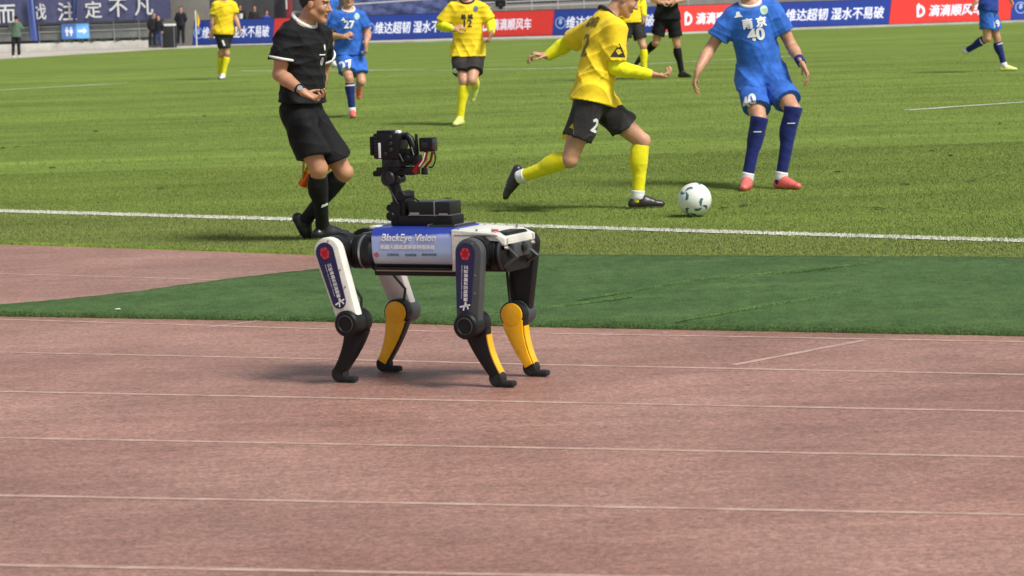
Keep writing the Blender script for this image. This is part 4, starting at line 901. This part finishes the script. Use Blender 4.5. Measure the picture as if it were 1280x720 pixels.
            for t in (-.042, .09, .165):
                c_ = ox(-.045 if t > 0 else -.03, t); MB().cyl((c_.x, .259, c_.y), (c_.x, .2645, c_.y), .004, n=8).build('screw', K_SIL, tho)
# lettering on the wrap: on the near flank the viewer reads towards the tail (-X)
WY = .1502
def onwrap(name, txt, size, x0, x1, z0, z1, m, bold=.0, shear=.0):
    v, f = text_geo(txt, size, bold, shear); v = v.copy(); lo = v.min(0); hi = v.max(0); out = []
    sec = section(.468, .642, .1515, .0765, .0465, 24); ys = [p for p in sec if p[0] > 0]; ys.sort(key=lambda p: p[1]); zz = [p[1] for p in ys]; yy = [p[0] for p in ys]
    for p in v:
        x = x0 + (p[0] - lo[0]) / (hi[0] - lo[0]) * (x1 - x0); z = z0 + (p[1] - lo[1]) / (hi[1] - lo[1]) * (z1 - z0); out.append((x, float(np.interp(z, zz, yy)) + .0006 + p[2] * 8, z))
    new_obj(name, pydata(name, out, f, m, False), WR)
WR = [o for o in DOG.children if o.name.startswith('wrap')][0]
onwrap('lettering', 'BlackEye Vision', .05, .108, -.150, .578, .617, M_PRINT, .0014, .18)
onwrap('lettering', '机器人超高清赛事转播系统', .03, .115, -.146, .552, .572, M_PRINT, .0022, .12)
M_INK = mat('teal_ink', (.10, .20, .26), .5)
onwrap('lettering', '江苏移动', .02, .085, .03, .522, .534, M_INK, .001); onwrap('lettering', '足球联赛', .02, .0, -.055, .522, .533, M_INK, .001); onwrap('lettering', '超高清转播', .02, -.080, -.15, .525, .535, M_INK, .001)
lg = MB(); 
for k in range(4):
    a = math.pi / 2 * k; cx, cz = .135 + .007 * math.cos(a), .527 + .007 * math.sin(a); lg.add([(cx + .005 * math.cos(q), WY + .0012, cz + .005 * math.sin(q)) for q in np.linspace(0, 2 * math.pi, 9)[:-1]][::-1], [tuple(range(8))])
lg.build('crest', K_RED, WR)

# ------------------------------------------------------------------ the camera on its gimbal, standing on the robot's back
GIM = thing('gimbal_camera', 'black video camera on a gimbal arm and battery base on the robot back', 'camera', DOGC + Vector((0, 0, .648)), DYAW)
gx = lambda px: (527 - px) / 268.0
gzz = lambda py: (469 - py) / 294.0 - .648
def gp(px, py, y=0): return (gx(px), y, gzz(py))
def gbox(mb, x0, x1, y0, y1, w0, w1, bev=.004): return mb.box(((gx(x0) + gx(x1)) / 2, (w0 + w1) / 2, (gzz(y0) + gzz(y1)) / 2), (abs(gx(x0) - gx(x1)), w1 - w0, abs(gzz(y0) - gzz(y1))), bev)
G_B = mat('gimbal_black', (.006, .006, .007), .4, spec=.3, bump=.1, bscale=200, var=.2); G_M = mat('gimbal_metal', (.04, .04, .045), .3, .7)
m = MB(); gbox(m, 505, 576, 267, 280.5, -.06, .06, .006); m.build('base_tray', G_B, GIM)
m = MB(); gbox(m, 521, 574, 249.5, 268.5, -.055, .06, .010); m.build('battery_box', mat('case_black', (.009, .010, .0105), .35, spec=.35, bump=.08, bscale=150, var=.15), GIM)
m = MB(); gbox(m, 553.5, 555, 249, 268, -.0565, .0615, .002); gbox(m, 521, 574, 266, 267, -.0565, .0615, .001); m.build('case_seam', K_SIL, GIM)
m = MB(); gbox(m, 498, 510, 250, 280, -.06, .06, .006); gbox(m, 506, 516, 238, 270, -.045, .05, .006); m.cyl(gp(511, 243, -.03), gp(511, 243, .055), .022, n=18, bev=.003); m.cyl(gp(494, 258, -.02), gp(494, 258, .04), .016, n=14, bev=.003); m.cyl(gp(498, 268, .03), gp(498, 268, .065), .02, n=14, bev=.003); m.build('mounting_bracket', G_B, GIM)
m = MB(); gbox(m, 523, 535, 263, 267, .055, .066, .003); gbox(m, 560, 571, 264, 267, .055, .066, .003); m.build('latch', K_SIL, GIM)
m = MB(); m.tube([gp(503, 262), gp(500, 245), gp(497, 232), gp(493, 220)], [.03, .025, .024, .03], 14); m.build('tilt_arm', G_B, GIM)
m = MB(); m.cyl(gp(494, 221, -.045), gp(494, 221, .05), .034, n=22, bev=.006); m.cyl(gp(504, 222, -.02), gp(504, 222, .035), .02, n=16, bev=.004); m.build('tilt_motor', G_M, GIM)
m = MB(); gbox(m, 478, 526, 207, 217, -.035, .035, .006); m.cyl(gp(470, 216), gp(486, 213), .012, .02, n=14, bev=.003); m.build('base_plate', G_B, GIM)
m = MB(); gbox(m, 485, 508, 196, 208, -.03, .03, .004); gbox(m, 505, 524, 203, 205.5, -.036, .036, .001); m.build('quick_plate', G_M, GIM)
m = MB(); gbox(m, 478, 511, 164, 196.5, -.03, .055, .010); gbox(m, 481, 500, 160.8, 165, -.02, .04, .004); gbox(m, 472.5, 477, 168, 192, -.045, .045, .004); cb_o = m.build('camera_body', G_B, GIM)
m = MB()
for k in range(6): gbox(m, 480, 484, 168 + 4.2 * k, 170 + 4.2 * k, .053, .058, .001)
for k in range(3): m.cyl(gp(501, 169 + 8 * k, .052), gp(501, 169 + 8 * k, .062), .010, n=14, bev=.002)
m.cyl(gp(494, 190, .052), gp(494, 190, .060), .009, n=12, bev=.002); m.build('controls', G_M, cb_o, kind='stuff')
m = MB(); gbox(m, 485.2, 488, 176, 195, .0545, .0575, .001); m.build('white_stripe', M_PRINT, cb_o)
m = MB(); m.box(gp(506.5, 163.5, .02), (.02, .03, .018), .006); m.build('tally_lamp', mat('tally_white', (.8, .8, .76), .4), cb_o)
m = MB(); m.lathe(gp(474, 181, 0), (1, 0, 0), [(.03, -.005), (.046, 0), (.046, .05), (.05, .055), (.05, .10), (.056, .104), (.056, .13), (.044, .13), (.04, .07), (0, .06)], 24); 
m = MB(); m.lathe(gp(492, 180, -.03), (0, -1, 0), [(0, 0), (.040, 0), (.040, .03), (.044, .034), (.044, .06), (.036, .06), (.030, .03), (0, .03)], 24); m.build('lens', G_B, GIM)
m = MB(); m.tube([gp(509, 170), gp(514, 168), gp(519, 172), gp(522, 181), gp(526, 192)], [.014, .016, .016, .016, .014], 12); m.build('top_handle', G_B, GIM)
m = MB(); m.tube([gp(527, 188), gp(526.5, 166)], [.0085, .006], 8); m.build('antenna', G_B, GIM)
m = MB(); gbox(m, 508, 530, 192, 205, -.028, .028, .005); gbox(m, 514, 522, 184, 196, -.02, .03, .004); m.cyl(gp(519, 196, .02), gp(519, 196, .045), .015, n=14, bev=.002); m.build('cable_block', G_B, GIM)
m = MB(); gbox(m, 533.5, 549.5, 170.5, 188, -.025, .03, .004); mo = m.build('monitor', G_B, GIM)
m = MB(); gbox(m, 549, 550.5, 172, 187, -.02, .026, .001); m.build('screen', K_GLASS, mo)
m = MB(); gbox(m, 537, 545, 176, 183, .029, .034, .001); m.build('vent', G_M, mo)
m = MB(); m.tube([gp(541, 188, .02), gp(539, 197, .02), gp(531, 205, .02), gp(525, 213, .02)], [.010, .010, .012, .016], 10); m.tube([gp(544, 189, -.02), gp(541, 200, -.02), gp(532, 210, -.02)], [.006, .006, .006], 10); m.build('monitor_arm', K_REDM, GIM)
m = MB(); m.tube([gp(541, 189, .03), gp(538, 199, .03), gp(533, 206, .03)], [.003] * 3, 8); m.build('cable', M_PRINT, GIM)
for pts in ([(511, 190, .05), (517, 199, .062), (512, 209, .05), (503, 214, .04)], [(500, 196, .05), (494, 204, .06), (489, 218, .055), (500, 240, .05), (508, 252, .06)], [(524, 182, .03), (528, 192, .04), (522, 201, .045), (511, 206, .04)], [(514, 244, .05), (524, 243, .055), (534, 249, .05)]):
    MB().tube([gp(*q) for q in pts], .0032, 6).build('cable', G_B, GIM)
m = MB(); m.cyl(gp(535.5, 208, .0), gp(535.5, 217, 0), .013, .015, n=14, bev=.003); m.build('clamp_knob', G_B, GIM)
m = MB(); m.tube([gp(550 + 6.5 * math.sin(t) , 194.5 - 12.5 * math.cos(t), .05) for t in np.linspace(.0, 3.5, 16)], .0035, 6); m.build('cable', G_B, GIM)

# ------------------------------------------------------------------ advertising boards beyond the far touchline
BX = [(240, 56.6), (341, 53.9), (452, 51.2), (578, 47.6), (690, 44.7), (824, 41.2), (962, 35.7), (1111, 30.9), (1263, 25.6), (1420, 20.4), (1590, 15)]
BP = [ground(x, y, -.2) for x, y in BX]
BH = 1.13; BT = .12
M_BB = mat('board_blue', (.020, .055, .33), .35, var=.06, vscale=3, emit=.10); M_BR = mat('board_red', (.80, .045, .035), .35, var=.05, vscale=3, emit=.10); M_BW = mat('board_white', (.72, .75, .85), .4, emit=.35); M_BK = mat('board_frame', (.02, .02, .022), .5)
pos_words = ['leftmost, beside the corner flag', 'behind the assistant referee', 'behind the number 27 player', 'left of the striding yellow player', 'behind the striding yellow player', 'between the referee in black and player 40', 'right of player 40', 'behind the lime boots at right', 'at the right picture edge', 'beyond the right picture edge']
for i in range(len(BP) - 1):
    a, b = BP[i], BP[i + 1]; ux = (b - a); ux.z = 0; L = ux.length; ux.normalize(); nf = Vector((ux.y, -ux.x, 0)); red = i % 2 == 1
    rz = math.atan2(ux.y, ux.x)
    T = thing('advert_board', ('red' if red else 'blue') + ' advertising board with white lettering, ' + pos_words[i], 'advertising board', (a.x, a.y, -.2), rz, 'advertising boards along the far side')
    le = .15; o = [(.012, .03), (L - .012, .03), (L - .012 + le, BH), (.012 + le, BH)]
    MB().prism(o, 0, BT, .0).build('panel', M_BR if red else M_BB, T)
    MB().box((L / 2, BT / 2, .013), (L - .03, .3, .026), .0).box((L * .25, .3, .3), (.05, .4, .55), .0).box((L * .75, .3, .3), (.05, .4, .55), 0).build('stand', M_BK, T)
    tr = MB(); tr.prism([(.012 + le, BH + .002), (L - .012 + le, BH + .002), (L - .012 + le, BH + .03), (.012 + le, BH + .03)], -.004, BT + .004); tr.build('top_rail', M_BK, T)
    zc = .56; sh = .16
    if red:
        place_text('lettering', text_geo('滴滴顺风车', .5, .012, sh), (0, -.006, zc), (1, 0, 0), (0, 0, 1), M_BW, T, fit=(L * .33, L * .78, -.26, .26))
        lg = MB(); cx = L * .25 + .05; pr = []
        for k in range(25):
            t = math.pi * (1.0 * k / 24) - math.pi / 2; pr.append((math.cos(t), math.sin(t)))
        ro, ri = .27, .17
        out_ = [(cx - .16, zc + ro)] + [(cx - .05 + ro * c_, zc + ro * s_) for c_, s_ in pr[::-1]] + [(cx - .16, zc - ro)]
        inn = [(cx - .07, zc + ri)] + [(cx - .05 + ri * c_, zc + ri * s_) for c_, s_ in pr[::-1]] + [(cx - .07, zc - ri)]
        v = [(x, -.006, z) for x, z in out_] + [(x, -.006, z) for x, z in inn]; n_ = len(out_)
        lg.add(v, [(k, (k + 1) % n_, n_ + (k + 1) % n_, n_ + k) for k in range(n_)])
        lg.add([(cx - .10, -.007, zc + .33), (cx - .02, -.007, zc + .33), (cx - .02, -.007, zc + .06), (cx - .10, -.007, zc + .06)], [(0, 1, 2, 3)][:1]); lg.build('logo', M_BW, T)
    else:
        place_text('lettering', text_geo('维达超韧 湿水不易破', .5, .012, sh), (0, -.006, zc), (1, 0, 0), (0, 0, 1), M_BW, T, fit=(L * .135, L * .965, -.27, .27))
        lg = MB(); cx = L * .075 + .05; n_ = 22
        ring = lambda r, k: (cx + r * math.cos(2 * math.pi * k / n_), -.006, zc + r * 1.05 * math.sin(2 * math.pi * k / n_))
        lg.add([ring(.25, k) for k in range(n_)] + [ring(.215, k) for k in range(n_)], [(k, (k + 1) % n_, n_ + (k + 1) % n_, n_ + k) for k in range(n_)])
        for q in (.14, .02): lg.add([(cx - .11 + q * .3, -.006, zc + q + .02), (cx + .1, -.006, zc + q + .05), (cx + .06, -.006, zc + q - .05), (cx - .04, -.006, zc + q - .1)], [(0, 1, 2, 3)])
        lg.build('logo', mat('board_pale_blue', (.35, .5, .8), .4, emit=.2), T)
# pale kerb strip in front of the boards
kp = [ground(x, poly_at(FAR, x) + .3, -.2) for x in range(225, 1900, 60)]; ks = MB(); v = []; f = []
for i, p in enumerate(kp):
    v += [(p.x, p.y, -.27), (p.x, p.y, -.13), (p.x, p.y + 1.1, -.13), (p.x, p.y + 1.1, -.27)]
    if i: f += [(4 * i - 4 + k, 4 * i + k, 4 * i + k + 1, 4 * i - 3 + k) for k in range(3)]
f.append((0, 1, 2, 3)); ks.add(v, f); ks.build('kerb', M_KERB, kind='structure')

# corner flag
cp = ground(246, 58.5, -.2); T = thing('corner_flag', 'yellow corner flag on a thin white pole at the far left corner', 'corner flag', cp)
MB().cyl((0, 0, 0), (0, 0, 1.62), .026, n=10).build('pole', mat('white_pole', (.75, .78, .78), .5), T)
v = []; f = []
for i in range(9):
    for j in range(7):
        s_, t = i / 8, j / 6; v.append((.02 + .17 * s_ * (1 - abs(t - .6)), .03 * math.sin(6 * s_ + 2 * t), 1.6 - .62 * t - .1 * s_))
for i in range(8):
    for j in range(6): f.append((i * 7 + j, i * 7 + j + 1, (i + 1) * 7 + j + 1, (i + 1) * 7 + j))
new_obj('flag', pydata('flag', v, f, cloth('corner_yellow', (.82, .5, .02))), T)

# ------------------------------------------------------------------ the stand behind
def wall_between(name, label, cat, x0, x1, yb, Y, z0, z1, dep, m, group=None):
    A = at(x0, yb, Y); B = at(x1, yb, Y); T = thing(name, label, cat, ((A.x + B.x) / 2, Y, z0), 0, group)
    MB().box((0, dep / 2, (z1 - z0) / 2), (B.x - A.x, dep, z1 - z0), .02).build('wall', m, T); return T, B.x - A.x
zY = lambda py, px, Y: at(px, py, Y).z
Yw = 136.0
LWT = zY(53, 90, Yw - 1.2)
# low white kerb wall on the left, with small dark tufts in front of its top
T, L = wall_between('low_wall', 'low white wall at the foot of the stand on the left', 'wall', -420, 184, 58, Yw - 1.2, -.26, LWT, .5, M_KERB)
for k in range(8):
    px = 70 + 15.5 * k + random.uniform(-3, 3); p = at(px, 57.0, Yw - 1.35); t_ = thing('small_shrub', f'small dark tuft against the low white wall, ' + ['leftmost of the row', 'second from the left', 'third from the left', 'fourth from the left', 'fifth from the left', 'sixth from the left', 'next to last before the black cabinet', 'nearest the black cabinet'][k], 'shrub', (p.x, p.y, LWT), 0, 'small tufts along the low white wall')
    lv = MB()
    for q in range(26):
        a = random.uniform(0, 6.28); e = random.uniform(.3, 1.3); l_ = random.uniform(.10, .22); b = Vector((random.uniform(-.14, .14), .2 + random.uniform(-.05, .05), 0)); d_ = Vector((math.cos(a) * math.cos(e), math.sin(a) * math.cos(e), math.sin(e)))
        sd_ = d_.orthogonal().normalized() * .03; lv.add([b - sd_, b + sd_, b + d_ * l_ + sd_ * .4, b + d_ * l_ - sd_ * .4], [(0, 1, 2, 3)])
    lv.build('leaves', mat('dark_leaf', (.035, .05, .03), .7, var=.3), t_)
# grey panel wall with posts and pale rail, banner above
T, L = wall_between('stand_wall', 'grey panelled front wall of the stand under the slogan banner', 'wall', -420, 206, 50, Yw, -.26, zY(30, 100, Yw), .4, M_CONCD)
cxp = T.location.x; npn = 20
for k in range(npn):
    wd = L / npn; MB().box((-L / 2 + wd * (k + .5), -.03, (zY(41, 100, Yw) + .26)), (wd - .05, .06, zY(34, 100, Yw) - zY(50, 100, Yw)), .012).build('panel', M_WALLP, T)
    MB().box((-L / 2 + wd * k, -.08, .95), (.06, .06, 1.25), .01).build('post', mat('pale_steel', (.42, .42, .4), .45, .3), T)
MB().tube([(-L / 2, -.09, zY(33.5, -420, Yw) * 0 + 1.33), (L / 2, -.09, 1.42)], .05, 8).build('rail', mat('rail_white', (.6, .6, .57), .5), T)
MB().tube([(-L / 2, -.09, .85), (L / 2, -.09, .9)], .025, 8).tube([(-L / 2, -.09, 1.1), (L / 2, -.09, 1.15)], .025, 8).build('rail', mat('rail_white', (0, 0, 0)), T)
Yb = Yw - .35; A = at(-420, 36, Yb); B = at(214, 22.5, Yb); mid = (A + B) / 2
T = thing('slogan_banner', 'slate blue banner with large white Chinese slogan hung along the stand', 'banner', (mid.x, Yb, 0))
slope = (zY(22.5, 214, Yb) - zY(30.5, 0, Yb)) / (at(214, 22, Yb).x - at(0, 30, Yb).x)
zb = lambda x: zY(31, 0, Yb) + slope * (x - at(0, 30, Yb).x)
bm_ = MB(); v = []; f = []; nn_ = 60
for i in range(nn_ + 1):
    x = A.x + (B.x - A.x) * i / nn_; wv = .05 * math.sin(i * 1.7) * math.sin(i * .6)
    for j in range(7): v.append((x - mid.x, wv * (1 - j / 8), zb(x) + j / 6 * 2.0 + .02 * math.sin(i * 2.1) * (j == 0)))
    if i: f += [((i - 1) * 7 + j, i * 7 + j, i * 7 + j + 1, (i - 1) * 7 + j + 1) for j in range(6)]
bm_.add(v, f).build('cloth', M_BANNER, T)
for ch, px, py, wpx in (('而', 8, 17.5, 24), ('战', 48, 14.5, 21), ('注', 84, 14, 24), ('定', 117, 12, 22), ('不', 148, 9.5, 24), ('凡', 180, 7.5, 24)):
    c_ = at(px, py, Yb); s_ = wpx * Yb / F; place_text('character', text_geo(ch, 1.0, .012), (c_.x - mid.x, -.09, c_.z), (1, 0, slope), (0, 0, 1), mat('banner_white', (.72, .72, .72), .7), T, fit=(-s_ * .48, s_ * .48, -s_ * .48, s_ * .48))
# toilet sign box
p = at(94, 39, Yw - .25); T = thing('toilet_sign', 'blue toilet sign box with two white figures and a white arrow', 'sign', p)
sw, shh = 34 * Yw / F, 19 * Yw / F
MB().box((sw * .0, .06, 0), (sw, .12, shh), .015).build('box', mat('sign_blue', (.10, .22, .55), .3, var=.05, emit=.25), T)
MB().box((sw * .27, -.003, 0), (sw * .46, .006, shh * .96), .0).build('arrow_panel', mat('sign_light_blue', (.16, .42, .85), .3, emit=.35), T)
ar = MB(); z0 = 0; ar.add([(sw * .10, -.012, .055), (sw * .30, -.012, .055), (sw * .30, -.012, .16), (sw * .44, -.012, 0), (sw * .30, -.012, -.16), (sw * .30, -.012, -.055), (sw * .10, -.012, -.055)], [(0, 6, 5, 4, 3, 2, 1)]); ar.build('arrow', M_BW, T)
for q, fem in ((-.30, 0), (-.15, 1)):
    pg = MB(); cx = sw * q; pg.add([(cx + .045 * math.cos(t), -.009, .16 + .045 * math.sin(t)) for t in np.linspace(0, 6.283, 11)[:-1]][::-1], [tuple(range(10))])
    b_ = [(-.06, .10), (.06, .10), (.085, -.08), (.035, -.08), (.03, -.22), (-.03, -.22), (-.035, -.08), (-.085, -.08)] if fem else [(-.08, .10), (.08, .10), (.08, -.04), (.045, -.04), (.04, -.22), (-.04, -.22), (-.045, -.04), (-.08, -.04)]
    pg.add([(cx + x, -.009, z) for x, z in b_], [tuple(range(8))[::-1]]); pg.build('pictogram', M_BW, T)
# blue cloths and scarf hung over the rail
def hung(label, pts, Y, m, wav=.05):
    P = [at(x, y, Y) for x, y in pts]; c_ = (P[0] + P[2]) / 2; v = []; f = []
    for i in range(9):
        for j in range(13):
            s_, t = i / 8, j / 12; p = P[0].lerp(P[1], s_).lerp(P[3].lerp(P[2], s_), t); v.append((p.x - c_.x, wav * math.sin(9 * s_ + 2 * t) - .0, p.z - c_.z))
    for i in range(8):
        for j in range(12): f.append((i * 13 + j, i * 13 + j + 1, (i + 1) * 13 + j + 1, (i + 1) * 13 + j))
    me = pydata('hanging_flag', v, f, m, True, None, [((k // 12) % 4 == 1) * 1 if len(m) > 1 else 0 for k in range(len(f))]); o = new_obj('hanging_flag', me, None, label, 'flag', 'flags hung over the banner'); o.location = c_; return o
hung('blue flag hanging over the banner with striped lower end, near the photographer', [(33, -8), (42, -8), (50, 52), (37, 50)], Yb - .3, [cloth('flag_blue', (.05, .085, .3)), cloth('flag_pale', (.2, .24, .4))])
hung('narrow dark blue flag covering part of the slogan between two characters', [(88, -8), (96, -8), (95, 26), (91, 28)], Yb - .3, [cloth('flag_blue2', (.045, .07, .19))])
# black cabinet with a white sheet on top
p = at(210.5, 57.0, 133.0); T = thing('equipment_cabinet', 'black equipment cabinet with a white sheet over its top beside the steward', 'cabinet', (p.x, 133.0, -.26))
MB().box((0, .3, .5), (.66, .6, 1.0), .02).build('cabinet', mat('cabinet_black', (.02, .02, .022), .5, var=.2), T); MB().box((-.05, .3, 1.05), (.74, .66, .10), .03).build('sheet', C['white'], T)
for q in (-.28, .28): MB().cyl((q, .0, 0), (q, -.02, 1.02), .02, n=8).build('corner_post', K_SIL, T)
# grey concrete wall and the dark entrance with spectators, column
wall_between('concrete_wall', 'plain grey concrete wall behind the security guard', 'wall', 205, 262, 40, 138.0, -.26, 9.0, .6, M_CONC)
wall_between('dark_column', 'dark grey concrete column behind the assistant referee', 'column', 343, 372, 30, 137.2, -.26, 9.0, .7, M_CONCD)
T, L = wall_between('back_wall', 'dark back wall of the stand above the boards', 'wall', -900, 2200, 20, 152.0, -.26, 11.0, .6, M_CONCD)
T, L = wall_between('rail_post', 'red and white post beside the dark column', 'post', 358.5, 366, 30, 136.6, -.26, 2.6, .25, mat('post_red', (.22, .03, .035), .6, var=.2)); MB().box((-.12, -.01, 2.2), (.05, .03, 1.2), .0).build('stripe', M_PRINT, T)
# lower terrace
T, L = wall_between('terrace', 'grey concrete terrace edge of the stand above the boards', 'terrace', 440, 1500, 25, 139.0, -.26, 1.22, 9.0, M_CONC)
SP = 'spectators sitting in the dark stand entrance'
for k, (px, tp, sc, lab) in enumerate(((272, 9, 'dark', 'spectator in dark clothes at the left end of the dark entrance'), (300, 6, 'dark', 'spectator beside the white cup in the dark entrance'), (318, 7, 'char', 'bareheaded spectator in charcoal in the middle of the entrance'), (333, 13, 'yblue', 'spectator in navy leaning low by the dark column'))):
    stander(lab, px, tp + 44, tp, sc, 'dark', -90 + 15 * (k - 1), vx=.022, grp=SP, Yd=141.0)
# blue covered seats, pale rails
A = at(436, 20, 137.5); B = at(560, 16, 137.5); T = thing('seat_cover', 'slate blue tarpaulin spread over the seats above the second blue board', 'tarpaulin', ((A.x + B.x) / 2, 137.5, 0)); L = B.x - A.x; v = []; f = []
for i in range(41):
    for j in range(11):
        x = -L / 2 + L * i / 40; z = .85 + 1.3 * j / 10 + .05 * math.sin(i * .9 + j); v.append((x, -.6 + .9 * (j / 10) + .09 * math.sin(i * .37 + j * 1.3) + .05 * math.sin(i * 1.1 - j * .7), z))
for i in range(40):
    for j in range(10): f.append((i * 11 + j, (i + 1) * 11 + j, (i + 1) * 11 + j + 1, i * 11 + j + 1))
new_obj('cover', pydata('cover', v, f, M_TARP), T)
MB().tube([(-L / 2, -.75, 1.45), (L / 2, -.75, 1.62)], .03, 8).build('rope', mat('rail_white', (0, 0, 0)), T)
A = at(600, 12, 137.0); B = at(860, 0, 137.0); T = thing('railing', 'pale metal railing along the terrace above the red and blue boards', 'railing', ((A.x + B.x) / 2, 137.0, 0)); L = B.x - A.x
M_RAIL = mat('rail_grey', (.45, .46, .45), .45, .3)
for z in (1.08, 1.32, 1.75): MB().tube([(-L / 2, 0, z - .0), (L / 2, 0, z + .08)], .035, 8).build('rail', M_RAIL, T)
for k in range(9): MB().cyl((-L / 2 + L * k / 8, 0, .6), (-L / 2 + L * k / 8, 0, 1.8), .03, n=8).build('post', M_RAIL, T)
M_SEAT = mat('seat_blue', (.06, .08, .2), .5, var=.1); M_SEATG = mat('seat_grey', (.17, .18, .2), .5, var=.1)
def seat():
    T = thing('stadium_seat', 'x', 'seat', (0, 0, 0), 0, 'folding seats behind the railing')
    MB().box((0, 0, .42), (.42, .40, .05), .02).build('seat', M_SEAT, T); MB().box((0, .20, .68), (.42, .05, .45), .02, Matrix.Rotation(-.15, 3, 'X')).build('backrest', M_SEAT, T); MB().box((0, .08, .2), (.3, .05, .4), .01).build('bracket', M_BK, T); return T
proto = seat(); first = True
for k in range(8):
    px = 634 + 8.4 * k; p = at(px, 6, 140.2 + .9 * (k % 2))
    if first: T = proto; first = False
    else:
        T = proto.copy(); COL.objects.link(T)
        for c_ in proto.children: q = c_.copy(); COL.objects.link(q); q.parent = T
    T.location = (p.x, p.y, 1.22); T['label'] = 'blue folding stadium seat behind the railing, ' + ['leftmost, beside the black device', 'second from the left', 'third from the left', 'fourth from the left', 'fourth from the right', 'third from the right', 'second from the right', 'rightmost of the row'][k]
p = at(626, 12, 136.8); T = thing('terrace_device', 'small black device standing on the terrace edge left of the railing', 'device', (p.x, p.y, 1.0)); MB().box((0, 0, .28), (.5, .25, .3), .04).cyl((0, 0, 0), (0, 0, .2), .09, n=12).build('housing', K_BLK, T); MB().lathe((0, -.13, .28), (0, -1, 0), [(0, 0), (.1, 0), (.11, .03), (0, .02)], 14).build('lens', K_GLASS, T)  # unidentified black device, gives no light
p = at(299, 24, 134.5); T = thing('paper_cup', 'white cup standing on top of the leftmost blue board', 'cup', (p.x, BP[0].y + .06, -.2 + BH + .03)); MB().lathe((0, 0, 0), (0, 0, 1), [(0, 0), (.09, 0), (.12, .24), (.06, .22), (.0, .05)], 14).build('cup', C['white'], T)
